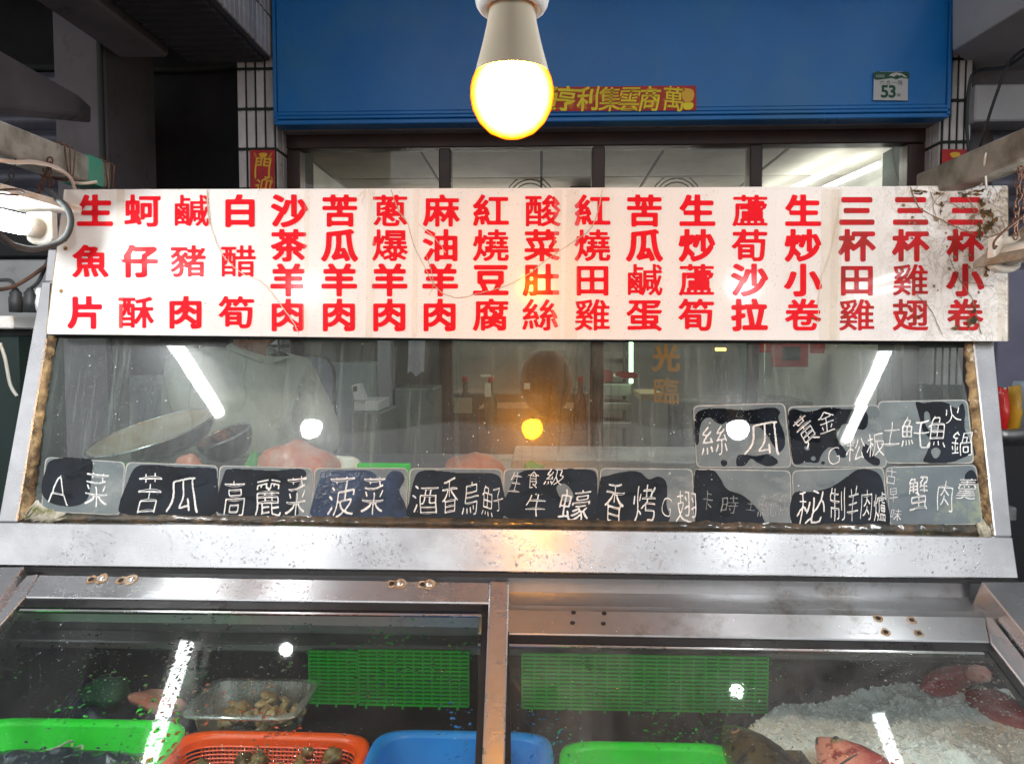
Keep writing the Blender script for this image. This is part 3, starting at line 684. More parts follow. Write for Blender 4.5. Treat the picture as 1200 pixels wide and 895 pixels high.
# ragged sealant strips
def ragged(name, pl, A, B, m, h=.004, n=90, amp=2.2, seed=0):
    rnd = random.Random(seed); A = smooth_path([(x, y, 0) for x, y in A], 24); B = smooth_path([(x, y, 0) for x, y in B], 24)
    def samp(P, t): q = t*(len(P)-1); i = min(int(q), len(P)-2); return P[i].lerp(P[i+1], q-i)
    V, F = [], []; K = 5
    for i in range(n+1):
        t = i/n; a, b = samp(A, t), samp(B, t); d = (b-a).normalized()
        b = b + d*amp*(mnoise.noise(Vector((i*.21, seed, 0)))*1.6+mnoise.noise(Vector((i*.7, seed, 3)))*.8)
        for k in range(K+1):
            f = k/K; p = a.lerp(b, f); hh = -.0095+(h+.0095)*math.sin(math.pi*(.12+.88*f))*(1+.5*mnoise.noise(Vector((i*.5, k*.9, seed))))
            V.append(pl.at(*pl.st(p.x, p.y, hh), hh))
    for i in range(n):
        for k in range(K): q = i*(K+1)+k; F.append((q, q+1, q+K+2, q+K+1))
    return mk(name, V, F, m, ct, smooth=True)
ragged('sealant_strip', U, [(54.5, 393), (38, 495), (21, 611)], [(66, 393), (50, 500), (39, 600)], M['foam'], seed=1, h=-.001)
ragged('sealant_strip', U, [(1142, 402), (1154, 505), (1166.5, 629)], [(1129, 402), (1139, 505), (1150, 600)], M['foam'], seed=2, h=-.001, amp=3)
ragged('moss_strip', U, [(20, 612), (600, 620), (1168, 629)], [(32, 602), (300, 603), (600, 606), (900, 611), (1160, 614)], M['moss'], seed=3, n=260, amp=2.2, h=-.003)
ragged('mould_patch', U, [(22, 611), (60, 612)], [(42, 586), (84, 606)], M['mould'], seed=5, n=30, h=-.0005)
ragged('mould_patch', U, [(1167, 629), (1148, 629)], [(1160, 606), (1143, 612)], M['mould'], seed=6, n=30, h=-.0005)
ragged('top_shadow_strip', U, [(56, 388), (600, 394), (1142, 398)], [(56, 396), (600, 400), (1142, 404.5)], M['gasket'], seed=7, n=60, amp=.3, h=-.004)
# ledge below the bar (profile along x)
xa, xb = PY(-40, 690, 1.28).x, PY(1152, 690, 1.28).x
zA = U.at(0, 0, 0).z
def zz(px, py, Y): return PY(px, py, Y).z
prof = [(1.318, zA+.0), (1.318, zz(900, 697, 1.318)), (1.312, zz(900, 699, 1.312)), (1.272, zz(900, 711.5, 1.272)), (1.268, zz(900, 713, 1.268)), (1.268, zz(900, 740, 1.268)), (1.30, zz(900, 740, 1.268)), (1.34, zA)]
V = [(xa, y, z) for y, z in prof]+[(xb, y, z) for y, z in prof]; n = len(prof)
mk('ledge', V, [(i, (i+1) % n, (i+1) % n+n, i+n) for i in range(n)]+[tuple(range(n-1, -1, -1)), tuple(range(n, 2*n))], M['steel_grime'], ct)
slab('bar_gasket', U, [(-40, 663), (1194, 679), (1194, 684), (-40, 669)], -.004, -.03, M['gasket'], ct, r=0)
# side rails of the case
slab('side_rail', LL, [(-90, 664), (28, 663.5), (-14, 722), (-140, 722)], .012, -.05, M['steel'], ct, r=.002)
P = [(1150, 680), (1262, 810), (1420, 810), (1290, 680)]
slab('side_rail', LR, [(1150, 681), (1250, 803), (1450, 803), (1290, 681)], .03, -.06, M['steel'], ct, r=.002)
# lids
ll = []
lid = mk('left_lid', *prism([LL.at(*LL.st(x, y)) for x, y in [(44, 672.8), (31, 675), (28.5, 679)]], [LL.at(*LL.st(x, y), -.01) for x, y in [(44, 672.8), (31, 675), (28.5, 679)]]), M['steel'], ct)
slab('top_rail', LL, [(46, 673), (573, 682), (573, 706.5), (29, 699.5)], .0, -.022, M['steel'], lid, r=.0018)
slab('side_stile', LL, [(45, 673), (32, 673.5), (-46, 752), (-28, 765), (28.5, 699.8)], .0003, -.022, M['steel'], lid, r=.0018)
slab('side_stile', LL, [(573.6, 680.5), (596.5, 681), (591, 905), (564.5, 905)], .002, -.022, M['steel'], lid, r=.0018)
slab('glass', LL, [(26, 702), (566, 709), (560, 1010), (-240, 1010)], -.006, -.011, M['glass_lid'], lid, r=0)
slab('gasket', LL, [(29, 700), (573, 707), (572, 716), (22, 711)], -.004, -.02, M['gasket'], lid, r=0)
slab('gasket', LL, [(565.5, 707), (573.4, 707), (564.3, 905), (556, 905)], -.004, -.02, M['gasket'], lid, r=0)
slab('trim_line', LL, [(24, 713), (564, 719.5), (564, 721.5), (22, 715)], -.0035, -.0055, M['steel'], lid, r=0)
rid = mk('right_lid', *prism([LR.at(*LR.st(x, y)) for x, y in [(1155, 722.5), (1164, 723.5), (1161, 726)]], [LR.at(*LR.st(x, y), -.01) for x, y in [(1155, 722.5), (1164, 723.5), (1161, 726)]]), M['steel_grime'], ct)
slab('top_rail', LR, [(560, 713), (1154, 722.5), (1160, 752), (560, 741.5)], .0, -.022, M['steel_grime'], rid, r=.0018)
slab('side_stile', LR, [(1155, 722.5), (1164, 724), (1262, 850), (1262, 882), (1161, 752)], .0003, -.022, M['steel'], rid, r=.0018)
slab('glass', LR, [(560, 746), (1163, 755), (1460, 1010), (560, 1010)], -.006, -.011, M['glass_fog'], rid, r=0)
slab('gasket', LR, [(560, 742), (1160, 752.5), (1169, 763), (560, 752)], -.004, -.02, M['gasket'], rid, r=0)
slab('gasket', LR, [(1161, 753), (1262, 884), (1262, 900), (1156, 760)], -.004, -.02, M['gasket'], rid, r=0)
slab('trim_line', LR, [(560, 753.5), (1152, 763.5), (1154, 765.5), (560, 755.5)], -.0035, -.0055, M['steel'], rid, r=0)
slab('gasket', LL, [(591.5, 740), (596.6, 740), (599, 905), (592, 905)], .0, -.03, M['gasket'], lid, r=0)
# rivet holes and screws with rust rings
rust_ring = mat('rust_ring', (.22, .13, .06), (.4, .33, .25), scale=120, rough=.7)
def rivet(pl, px, py, par, r_=.0042, hole=True, ring=True):
    a, b = pl.st(px, py, 0); c_ = pl.at(a, b, .0008); Mx = Matrix((pl.ex, pl.eu, pl.n)).transposed()
    if ring:
        V = [c_+Mx @ Vector((math.cos(t)*r_*1.9*(1+.35*mnoise.noise(Vector((t, px, 0)))), math.sin(t)*r_*1.9*(1+.35*mnoise.noise(Vector((t, px, 5)))), 0)) for t in [k*math.pi/9 for k in range(18)]]
        mk('rust_ring', V, [tuple(range(18))], rust_ring, par)
    if hole: mk('rivet_hole', *latheg([(0, .0012), (r_*.9, .0011), (r_, .0006)], c_, 14, M=Mx), M['dark'], par, smooth=True)
    else: mk('rivet', *latheg([(0, .003), (r_*.5, .0026), (r_*.9, .0012), (r_, .0003)], c_, 14, M=Mx), M['steel'], par, smooth=True)
for x, y, h in ((107, 679, 1), (119, 678, 0), (142, 680, 1), (154, 679, 0), (459, 684, 1), (469, 684, 0), (495, 685, 1), (503, 685, 0)): rivet(LL, x, y, lid, .0048 if h else .006, bool(h))
for x, y in ((672, 718), (671, 730), (708, 719), (707, 731), (1029, 724.5), (1038, 740.5), (1068, 726.5), (1077, 742)): rivet(LR, x, y, rid, .0042, True, y > 735 or x > 1000)
# inside of the case
xi0, xi1, Yw = -1.12, .98, 1.56
zl2 = zz(400, 765, 1.5)
box('back_wall', (xi0, Yw, zl2+.0), (xi1, Yw+.02, 1.06), M['steel_in'], ct, r=0)
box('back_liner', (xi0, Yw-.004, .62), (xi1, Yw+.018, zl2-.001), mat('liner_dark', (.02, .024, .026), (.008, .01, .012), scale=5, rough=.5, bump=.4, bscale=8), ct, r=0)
box('case_floor', (xi0, .62, .60), (xi1, Yw-.005, .62), M['roomdark'], ct, r=0)
box('case_side', (xi0-.02, .6, .3), (xi0-.001, Yw, 1.03), M['steel_in'], ct, r=0)
box('case_side', (xi1+.001, .6, .3), (xi1+.02, Yw, 1.0), M['steel_in'], ct, r=0)
box('inner_lip', (xi0, Yw-.06, zz(400, 765, 1.5)), (xi1, Yw-.002, zz(400, 765, 1.5)+.018), M['steel_in'], ct, r=.003)
box('divider_wall', (PY(578, 800, 1.4).x, 1.2, .63), (PY(578, 800, 1.4).x+.02, Yw-.07, .83), M['steel_dull'], ct, r=.003)
box('front_panel', (-1.15, .60, .2), (1.01, .619, .66), M['steel'], ct, r=.002)
box('body', (-1.14, .63, .12), (1.0, 1.9, .58), M['steel_dull'], ct, r=.003)
box('deck', (-1.0, 1.38, 1.175), (.87, 2.0, 1.2), M['steel_dull'], ct, r=.002)
box('back_panel', (-1.1, 1.98, .585), (.95, 2.02, 1.174), M['steel_dull'], ct, r=.002)
# ================================================================ menu board
o_ = U.hit(600, 398); SA = R(1.0); SG = Plane((0, o_.y-.028, o_.z), (1, 0, 0), (0, math.sin(SA), math.cos(SA)))
mb = thing('menu_board', tuple(SG.o), 'long white menu board with red Chinese dish names, mouldy at its right end', 'menu board')
slab('board', SG, [(75, 222), (600, 220.5), (1181, 217.5), (1181, 400), (600, 397.5), (54.5, 391.5)], 0, -.006, M['board'], mb, r=.0006)
slab('board_edge', SG, [(74, 223.5), (600, 222), (1182, 219), (1182.3, 399), (600, 396.8), (53.3, 390.5)], -.0062, -.012, M['edge_wood'], mb, r=.0006)
DISH = ['生魚片','蚵仔酥','鹹豬肉','白醋筍','沙茶羊肉','苦瓜羊肉','蔥爆羊肉','麻油羊肉','紅燒豆腐','酸菜肚絲','紅燒田雞','苦瓜鹹蛋','生炒蘆筍','蘆荀沙拉','生炒小卷','三杯田雞','三杯雞翅','三杯小卷']
XT = [111,167,224,281,339,398,457,517,575,636,694,755,817,879,941,1004,1067,1131]
XB = [100,159,217,277,337,397,456,515,575,633,694,755,816,878,941,1004,1067,1131]
for i, s in enumerate(DISH):
    ys = (248, 307, 367) if len(s) == 3 else (248, 288.5, 329, 370)
    for ch, y in zip(s, ys):
        f = (y-248)/122; x = XT[i]*(1-f)+XB[i]*f
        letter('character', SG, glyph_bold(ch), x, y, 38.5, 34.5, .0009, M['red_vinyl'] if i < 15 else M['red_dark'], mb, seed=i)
def line(name, pl, pts, wpx, h, m, parent, jit=1.2, k=8, seed=0):
    P = smooth_path([(x, y, 0) for x, y in pts], k); rnd = random.Random(seed); V, F = [], []
    P = [p+Vector((rnd.uniform(-jit, jit)*.4, rnd.uniform(-jit, jit)*.4, 0)) for p in P]; n = len(P)
    for i, p in enumerate(P):
        d = (P[min(i+1, n-1)]-P[max(i-1, 0)]).normalized(); q = Vector((-d.y, d.x, 0))*wpx/2*rnd.uniform(.6, 1.2)
        for s in (1, -1): V.append(pl.at(*pl.st(p.x+q.x*s, p.y+q.y*s, h), h))
    for i in range(n-1): F.append((2*i, 2*i+1, 2*i+3, 2*i+2))
    return mk(name, V, F, m, parent)
for i, (pts, wd, mm) in enumerate([
    ([(542, 222), (458, 222), (463, 237), (469, 250), (478, 262), (484, 285), (497, 312), (512, 338), (535, 349), (560, 344), (590, 336), (618, 322), (640, 305), (665, 288), (690, 270), (700, 250), (706, 222)][1:], 1.1, 'crack_mid'),
    ([(243, 222), (246, 262), (262, 300), (285, 321), (306, 330), (325, 352), (345, 380), (350, 392)], 1.2, 'crack_light'),
    ([(246, 262), (243, 240), (243, 222)], 1.2, 'crack_mid'),
    ([(1067, 219), (1076, 242), (1092, 252), (1112, 262), (1140, 274), (1158, 278), (1181, 270)], 1.6, 'crack'),
    ([(500, 300), (508, 330), (503, 346)], .7, 'crack_mid'), ([(490, 262), (512, 282), (522, 296)], .8, 'crack_light'),
    ([(1074, 345), (1090, 362), (1104, 392)], .9, 'crack'), ([(1112, 300), (1126, 330), (1140, 352), (1150, 392)], 1.0, 'crack'),
    ([(1128, 330), (1165, 336)], .8, 'crack'), ([(985, 235), (975, 290), (962, 330), (958, 380)], .8, 'crack_light'),
    ([(420, 230), (428, 224), (424, 238)], .9, 'crack_light'), ([(1090, 225), (1098, 240), (1110, 236), (1126, 246)], 1.0, 'crack'), ([(1100, 262), (1094, 240), (1106, 226)], .9, 'crack'), ([(1130, 224), (1142, 250), (1136, 268)], 1.0, 'crack')]):
    line('crack', SG, pts, wd, .0014+.0001*i, M[mm], mb, seed=i)
for i, (x, wd) in enumerate(((137, 3), (357, 2), (431, 3), (485, 2), (650, 3), (664, 5), (963, 7), (975, 4), (1172, 3))):
    slab('tape_strip', SG, [(x, 222), (x+wd*3, 222), (x+wd*3-3, 392+x*.007), (x-3, 392+x*.007)], .0021, .0019, M['tape'], mb, r=0)
for x, y in ((77, 281), (77, 291), (72, 341)): a, b = SG.st(x, y); mk('screw', *latheg([(0, .003), (.002, .0026), (.004, .0008)], SG.at(a, b, .0002), 10, M=Matrix((SG.ex, SG.eu, SG.n)).transposed()), M['brass'], mb, smooth=True)
rnd = random.Random(4)
for i, (cx_, cy_, sx_, sy_, n_) in enumerate([(1153, 246, 9, 11, 5), (1158, 262, 8, 8, 5), (1150, 272, 6, 10, 4), (1160, 290, 7, 6, 4), (1128, 230, 8, 4, 3), (1145, 226, 12, 4, 3), (1090, 226, 14, 3, 4), (1104, 240, 4, 8, 3), (1160, 318, 6, 8, 3), (1139, 372, 8, 10, 3), (1075, 372, 4, 4, 2), (1122, 384, 9, 4, 2), (957, 372, 4, 3, 2)]):
    for j in range(n_):
        x, y = cx_+rnd.gauss(0, sx_*.5), cy_+rnd.gauss(0, sy_*.5); a0 = rnd.uniform(0, 6)
        pts = [(x+math.cos(a0+a)*sx_*rnd.uniform(.1, .75), y+math.sin(a0+a)*sy_*rnd.uniform(.1, .75)) for a in [k*2*math.pi/11 for k in range(11)]]
        if max(p[0] for p in pts) < 1177 and min(p[1] for p in pts) > 220: outline('stain', SG, pts, .0030+.00002*(i*5+j), M['stain'], mb, res=.4, k=3, soft=1)
for i in range(46):   # black mould spots at the right end
    x = random.gauss(1128, 30); y = random.uniform(222, 395) if i % 3 else random.gauss(262, 12)
    if not 1050 < x < 1174: continue
    s = random.uniform(.7, 2.4); outline('mould_spot', SG, [(x+s*1.4*random.uniform(.4, 1)*math.cos(a), y+s*random.uniform(.5, 1.3)*math.sin(a)) for a in (0, 1.05, 2.1, 3.14, 4.2, 5.2)], .0024+.00002*i, M['crack'], mb, res=.5, k=2, soft=1)

# ================================================================ dish cards stuck inside the glass
hc = -.0085
def rrect(c, r=7, k=4):
    """rounded quad in pixels"""
    out = []; n = 4
    for i in range(4):
        p, a, b = Vector(c[i]), Vector(c[i-1]), Vector(c[(i+1) % 4]); da, db = (a-p).normalized(), (b-p).normalized()
        for j in range(k+1):
            t = j/k; q = (p+da*r)*(1-t)**2+p*2*t*(1-t)+(p+db*r)*t*t; out.append((q.x, q.y))
    return out
CARDN = [0]
def card(label, quad, blobs, texts, faint=False, hoff=0, mcard=None):
    CARDN[0] += 1; e = CARDN[0] % 3*.0001+hoff
    x, y = quad[3]; t = thing('dish_card', tuple(U.at(*U.st(x, y, hc), hc)), label, 'dish card', 'handwritten dish cards along the glass')
    sh = lambda Q, d: [(a+(quad[0][0]+quad[2][0])/2*0, b) for a, b in Q]
    slab('edge', U, rrect([Vector((q[0], q[1])) for q in quad]), hc+e, hc-.001+e, M['card_edge'], t, r=0)
    cx_, cy_ = sum(q[0] for q in quad)/4, sum(q[1] for q in quad)/4
    ins = [Vector((q[0]+(1.3 if q[0] < cx_ else -1.3), q[1]+(1.2 if q[1] < cy_ else -1.2))) for q in quad]
    slab('film', U, rrect(ins), hc+e+.0004, hc+e+.0001, mcard or M['card'], t, r=0)
    for i, b_ in enumerate(blobs):
        poly, holes = (b_, ()) if not isinstance(b_[0], list) else (b_[0], b_[1:])
        outline('black_smear', U, poly, hc+e+.0007+i*.00005, M['card_black'], t, holes=holes, res=.8, k=5, soft=2)
    for j, q in enumerate(texts):
        ch, x, y, w_, h_ = q[:5]; rot = q[5] if len(q) > 5 else 0
        letter('character', U, glyph_hand(ch, 1.9 if not faint else 1.4), x, y, w_, h_, hc+e+.0011, M['marker_faint' if faint else 'marker'], t, rot=rot, wob=.07, shear=.09, seed=x+y)
    rq = random.Random(CARDN[0]*7)
    for i in range(4):
        u, v = rq.uniform(.15, .75), rq.uniform(.2, .85); x0_ = quad[0][0]+(quad[1][0]-quad[0][0])*u; y0_ = quad[0][1]+(quad[3][1]-quad[0][1])*v
        line('wipe_mark', U, [(x0_, y0_), (x0_+rq.uniform(6, 12), y0_+rq.uniform(-4, 3)), (min(x0_+rq.uniform(14, 26), quad[1][0]-3), y0_+rq.uniform(-5, 5))], rq.uniform(2, 6), hc+e+.0014+.00003*i, M['smudge'], t, jit=1.4, k=5, seed=i)
    return t
card('dish card reading A菜 at the bottom left corner of the glass', [(53, 535), (147, 541), (141, 604), (48, 599)],
     [[(53,552),(58,540),(75,536),(100,537),(108,540),(107,560),(102,585),(85,593),(62,590),(50,580),(49,566)]], [('A', 69, 573, 27, 36, -3), ('菜', 113.5, 574, 28, 42, -3)])
card('dish card reading 苦瓜 between the A菜 card and the 高麗菜 card', [(148, 541), (256, 545), (252, 605), (140, 603)],
     [[(158,548),(175,544),(210,547),(247,548),(254,556),(251,602),(205,603),(145,602),(140,590),(148,568)]], [('苦', 174, 580, 30, 48, -4), ('瓜', 215, 580, 38, 42, -3)])
card('dish card reading 高麗菜, third card from the left', [(257, 545), (367, 548), (366, 607), (253, 605)],
     [[(262,556),(272,549),(320,551),(352,549),(359,556),(352,563),(346,585),(350,598),(340,604),(262,602),(254,590)]], [('高', 274.5, 584, 26, 44), ('麗', 314.5, 583, 30, 42), ('菜', 347.5, 582, 24, 48)])
bl = mat('card_bluish', (.02, .04, .09), (.01, .015, .03), scale=20, rough=.15, bump=.6, bscale=90)
c4 = card('dish card reading 菠菜 with a bluish black film', [(368, 548), (479, 548), (476, 609), (366, 608)],
     [[(374,562),(378,552),(400,551),(430,551),(441,556),(440,563),(450,562),(458,552),(470,553),(474,562),(468,575),(475,592),(473,606),(420,607),(368,605),(365,592)]], [('菠', 399.5, 583, 31, 48), ('菜', 438, 581, 27, 46)])
for q in c4.children:
    if q.name.startswith('black_smear'): q.data.materials[0] = bl
card('dish card reading 酒香烏魚子 left of the yellow-lit moss', [(480, 548), (589, 549), (589, 612), (477, 609)],
     [[(485,562),(492,552),(510,551),(540,554),(560,554),(580,555),(588,566),(588,608),(520,608),(479,606),(480,585)]], [('酒', 498, 587, 30, 34), ('香', 527, 583, 19, 42), ('烏', 552, 584, 19, 40), ('魚', 571, 588, 14, 36), ('子', 583.5, 585, 12, 28, 8)])
card('dish card reading 生食級 牛蠔 in two lines, below the yellow bulb reflection', [(590, 549), (701, 548), (701, 614), (589, 612)],
     [[[(603,560),(615,551),(640,550),(665,549),(690,550),(699,556),(700,580),(700,608),(650,612),(596,607),(590,590),(596,575)], [(652,570),(660,566),(668,572),(672,582),(664,588),(656,582)]]],
     [('生', 604.5, 565, 14, 24, -8), ('食', 625, 561.5, 13, 22, -5), ('級', 650, 559.5, 21, 20, -5), ('牛', 628.5, 594, 25, 28), ('蠔', 674, 592, 36, 38)])
card('dish card reading 香烤G翅 with a frosted right end', [(703, 548), (812, 549), (814, 617), (702, 615)],
     [[(703,564),(712,557),(735,552),(750,553),(760,561),(772,558),(781,566),(781,590),(779,613),(705,612)]], [('香', 720, 590, 23, 48), ('烤', 755.5, 591, 26, 44), ('G', 781, 594, 13, 24), ('翅', 804, 594, 24, 38)])
card('smeared dish card with faint writing ending in 魠魚, right of 香烤G翅', [(813, 549), (927, 551), (928, 617), (816, 617)],
     [[(814,556),(822,551),(836,551),(844,560),(852,573),(870,580),(884,592),(894,606),(892,616),(850,616),(817,615)]], [('卡', 829, 587, 12, 24), ('時', 855, 592, 20, 22), ('土', 880, 592, 12, 14), ('魠', 900, 592, 22, 28), ('魚', 919, 592, 14, 26)], faint=True)
card('dish card reading 秘制羊肉爐 in large white strokes', [(928, 551), (1036, 547), (1042, 617), (930, 617)],
     [[(929,579),(950,576),(972,571),(990,560),(1005,550),(1020,550),(1032,558),(1037,580),(1040,616),(985,617),(931,616)]], [('秘', 950, 594, 32, 40), ('制', 982, 592, 18, 40), ('羊', 999.5, 592, 14, 42), ('肉', 1015.5, 592, 14, 38), ('爐', 1031.5, 594, 14, 34)])
card('greenish dish card reading 古早味 蟹肉羹 at the bottom right corner of the glass', [(1037, 547), (1144, 544), (1152, 614), (1043, 617)],
     [[(1131,556),(1138,550),(1144,556),(1145,568),(1136,570),(1131,565)]], [('古', 1044.5, 558, 12, 19), ('早', 1047, 580, 10, 18), ('味', 1050, 603, 13, 14), ('蟹', 1076.5, 578, 23, 40), ('肉', 1107.5, 582, 20, 36), ('羹', 1132.5, 573, 23, 24)],
     mcard=mat('card_green', (.1, .13, .15), (.15, .19, .2), scale=8, rough=.3, dirt=(.3, .36, .2), dscale=10, dlo=.55, dhi=.72))
card('upper dish card with 瓜 and a bright lamp reflection', [(812, 475), (920, 472), (928, 548), (816, 548)],
     [[[(814,492),(820,481),(840,478),(865,480),(880,480),(905,477),(914,482),(912,490),(918,505),(920,520),(913,530),(905,520),(898,508),(885,497),(874,498),(867,505),(862,508),(854,504),(852,494),(846,497),(838,494),(832,489),(824,492),(820,502),(819,518),(815,520)]],
      [(844,541),(848,538),(852,541),(851,545),(847,546)], [[(863,545),(864,534),(872,532),(885,534),(900,532),(910,538),(911,543),(900,546),(888,542),(880,537),(874,544),(868,546)]]],
     [('絲', 838, 516, 30, 36), ('瓜', 895.5, 515, 42, 40, -2)])
card('upper dish card reading 黃金G松板 with curling black smears', [(923, 476), (1031, 474), (1040, 548), (928, 547)],
     [[[(924,485),(930,479),(942,482),(955,481),(968,477),(990,479),(1008,479),(1016,484),(1017,495),(1013,503),(1005,502),(998,497),(988,497),(984,502),(980,510),(985,520),(992,530),(990,536),(982,534),(976,524),(968,526),(962,534),(958,542),(945,541),(935,544),(929,540),(926,515)], [(942,524),(946,522),(949,526),(945,528)], [(950,536),(954,534),(956,538),(952,540)]],
      [(1013,520),(1020,524),(1024,534),(1031,538),(1030,545),(1022,544),(1012,536),(1010,528)], [(962,541),(966,540),(967,543),(963,544)]],
     [('黃', 944, 505, 22, 34, 38), ('金', 968, 494, 20, 26, 14), ('G', 977, 534, 17, 20, 10), ('松', 1003, 527, 22, 26, 6), ('板', 1026, 522, 21, 28, 6)])
card('upper dish card reading 土魠魚火鍋 against the right sealant', [(1028, 470), (1134, 468), (1142, 543), (1037, 543)],
     [[[(1073,471),(1082,472),(1098,470),(1110,472),(1116,476),(1122,478),(1128,472),(1131,484),(1130,500),(1136,515),(1138,530),(1124,538),(1110,542),(1083,541),(1086,530),(1090,515),(1082,506),(1079,495),(1076,484)], [(1084,482),(1089,484),(1091,495),(1098,500),(1100,506),(1094,508),(1087,502),(1083,492)], [(1091,528),(1097,524),(1102,528),(1099,536),(1094,536)]]],
     [('土', 1044.5, 508, 23, 30), ('魠', 1073, 508, 34, 36), ('魚', 1098, 507, 23, 36), ('火', 1116, 485, 20, 22, 10), ('鍋', 1127.5, 520, 25, 28)])

# ================================================================ lamps
def hang_bulb(px, py, Y, m, label, loc=None, cl=.48, sc=1):
    c_ = PY(px, py, Y) if loc is None else Vector(loc); s = .62/.873*.1/ .071*.001*Y/.58
    k = Y/.58*.0313/47 if loc is None else .0313/47*sc    # metres per photo pixel at this distance
    t = thing('light_bulb', tuple(c_), label, 'light bulb'); t['label'] = label
    dome = [(0, -46), (14, -44.5), (27, -38.5), (38, -27.5), (45, -14), (47.8, 0), (47.5, 10), (45.5, 19), (43, 25)]
    mk('bulb_dome', *latheg([(r_*k, h*k) for r_, h in dome], c_, 40), m, t, smooth=True)
    cone = [(43, 25), (42, 29), (37.5, 45), (33, 62), (29, 80), (26.5, 94), (25, 100), (22, 101)]
    mk('bulb_neck', *latheg([(r_*k, h*k) for r_, h in cone], c_, 40), M['bulb_body'], t, smooth=True)
    mk('screw_cap', *latheg([(22*k, 100*k), (21*k, 102*k), (22*k, 105*k), (21*k, 108*k), (21*k, 118*k)], c_, 32), M['brass'], t, smooth=True)
    prof = [(23*k, 110*k), (30*k, 98*k), (33*k, 96*k), (38*k, 98*k), (41*k, 103*k), (46*k, 125*k), (44*k, 150*k), (20*k, 165*k), (5*k, 168*k)]
    so_ = mk('socket', *latheg(prof, c_, 40), M['white_pl'], t, smooth=True)
    tube('cord', [c_+Vector((0, 0, 166*k)), c_+Vector((.002, 0, cl*.6)), c_+Vector((0, 0, cl))], .0035, M['cable'], t)
    return c_
WY = .60
wb = hang_bulb(600, 114, WY, M['bulb_warm'], 'lit warm orange LED bulb hanging in front of the menu board')
hang_bulb(0, 0, .60, M['bulb_white'], 'white LED bulb hanging over the left lid, mirrored in the glass', loc=(-.70, .60, wb.z+.0))
hang_bulb(0, 0, .60, M['bulb_white'], 'white LED bulb hanging over the right lid, mirrored in the glass', loc=(.585, .60, wb.z+.0))
hang_bulb(0, 0, .60, M['bulb_white'], 'white LED bulb high under the awning at left, glinting in the left lid', loc=(-.80, 1.31, 2.2), cl=.2, sc=.62)
hang_bulb(0, 0, .60, M['bulb_white'], 'white LED bulb high under the awning at right, glinting in the foggy lid', loc=(.60, 1.31, 2.2), cl=.2, sc=.62)
o = box('cross_rail', (-1.0, .58, wb.z+.48), (.95, .62, wb.z+.51), M['rail'], r=.002); tag(o, 'grey steel cross rail overhead carrying the hanging bulbs', 'rail')
def rail(label, a, b, w_, m):
    d = (b-a).normalized(); s = d.cross(Vector((0, 0, 1))).normalized()*w_/2; u = Vector((0, 0, w_/2))
    q = [a-s-u, a+s-u, a+s+u, a-s+u]; r_ = [p+(b-a) for p in q]
    o = mk('awning_rail', *bev(prism(q, r_), .003), m); return tag(o, label, 'rail', 'steel awning rails over the counter')
ra, rb_ = PX(64, 178, -.86), None
za_ = ra.z; rl0 = Vector((-.885, .15, PY(125, 209, 1.45).z)); rl1 = Vector((PY(122, 206, 1.47).x-.01, 1.47, PY(125, 208, 1.47).z))
rail('pale grey square steel rail over the left of the counter, green tape at its tip', rl0, rl1, .05, M['rail'])
rr1 = PY(1088, 219, 1.47); rr0 = Vector((rr1.x+.02, .15, rr1.z+.0))
rail('dirty grey steel rail sloping up over the right of the counter', rr0, rr1, .048, M['rail_dirty'])
d = (rl1-rl0).normalized(); q = rl1
o = mk('tape_wrap', *bev(prism([q+Vector((a*.0265, -.075, b*.0265)) for a, b in ((-1,-1),(1,-1),(1,1),(-1,1))], [q+Vector((a*.0265, -.03, b*.0265)) for a, b in ((-1,-1),(1,-1),(1,1),(-1,1))]), .001), M['teal'])
tag(o, 'bright green tape wrapped round the tip of the left steel rail', 'tape')
for sx, q in ((-1, rl1), (1, rr1)):
    o = box('rail_post', (q.x-.02, q.y+.001, 1.60), (q.x+.02, q.y+.04, q.z-.03), M['rail'], r=.002)
    tag(o, 'short upright post under the %s steel rail, behind the menu board' % ('left' if sx < 0 else 'right'), 'post')
# fluorescent lamps under boards
def lamp(label, blabel, far, near, m_board, wd, roll=0, off=0, cap=.046):
    far, near = Vector(far), Vector(near); d = (near-far).normalized(); s = Vector((0, 0, 1)).cross(d).normalized()
    up = Vector((0, 0, 1)); a = far-d*.03+up*.034; b = near+d*.06+up*.034
    q = [a+s*(off-wd*.5)-up*roll*wd*.5, a+s*(off+wd*.5)+up*roll*wd*.5, b+s*(off+wd*.5)+up*roll*wd*.5, b+s*(off-wd*.5)-up*roll*wd*.5]
    o = mk('lamp_board', *bev(prism([p+up*.012 for p in q], q), .003), m_board); tag(o, blabel, 'lamp board')
    t = thing('tube_light', tuple(far), label, 'tube light')
    tube('tube', [far+d*(cap-.001), far+d*(cap+.004), near], [.0165, .0175, .0175], M['tube_on'], t, n=20)
    tube('tube_end', [far+d*.012, far+d*cap], .0172, M['offwhite'], t, n=20)
    V, F = [], []
    v, f = bev(prism([far+d*.014+s*x+up*z for x, z in ((-.026,-.02),(-.012,-.028),(.012,-.028),(.026,-.02),(.026,.03),(-.026,.03))], [far-d*.004+s*x+up*z for x, z in ((-.026,-.02),(-.012,-.028),(.012,-.028),(.026,-.02),(.026,.03),(-.026,.03))]), .003)
    mk('lamp_holder', v, f, M['offwhite'], t)
    mk('lamp_holder', [p+(near-far)-d*.01 for p in v], f, M['offwhite'], t)
    return a
zl = PY(60, 268, 1.30).z
lamp('lit fluorescent tube at the left edge in a yellowed white holder', 'white chipped board with raw brown edge above the left tube', (PY(52, 270, 1.31).x, 1.31, zl), (-.98, .62, zl+.02), M['offwhite'], .11)
zr_ = PY(1180, 300, 1.27).z
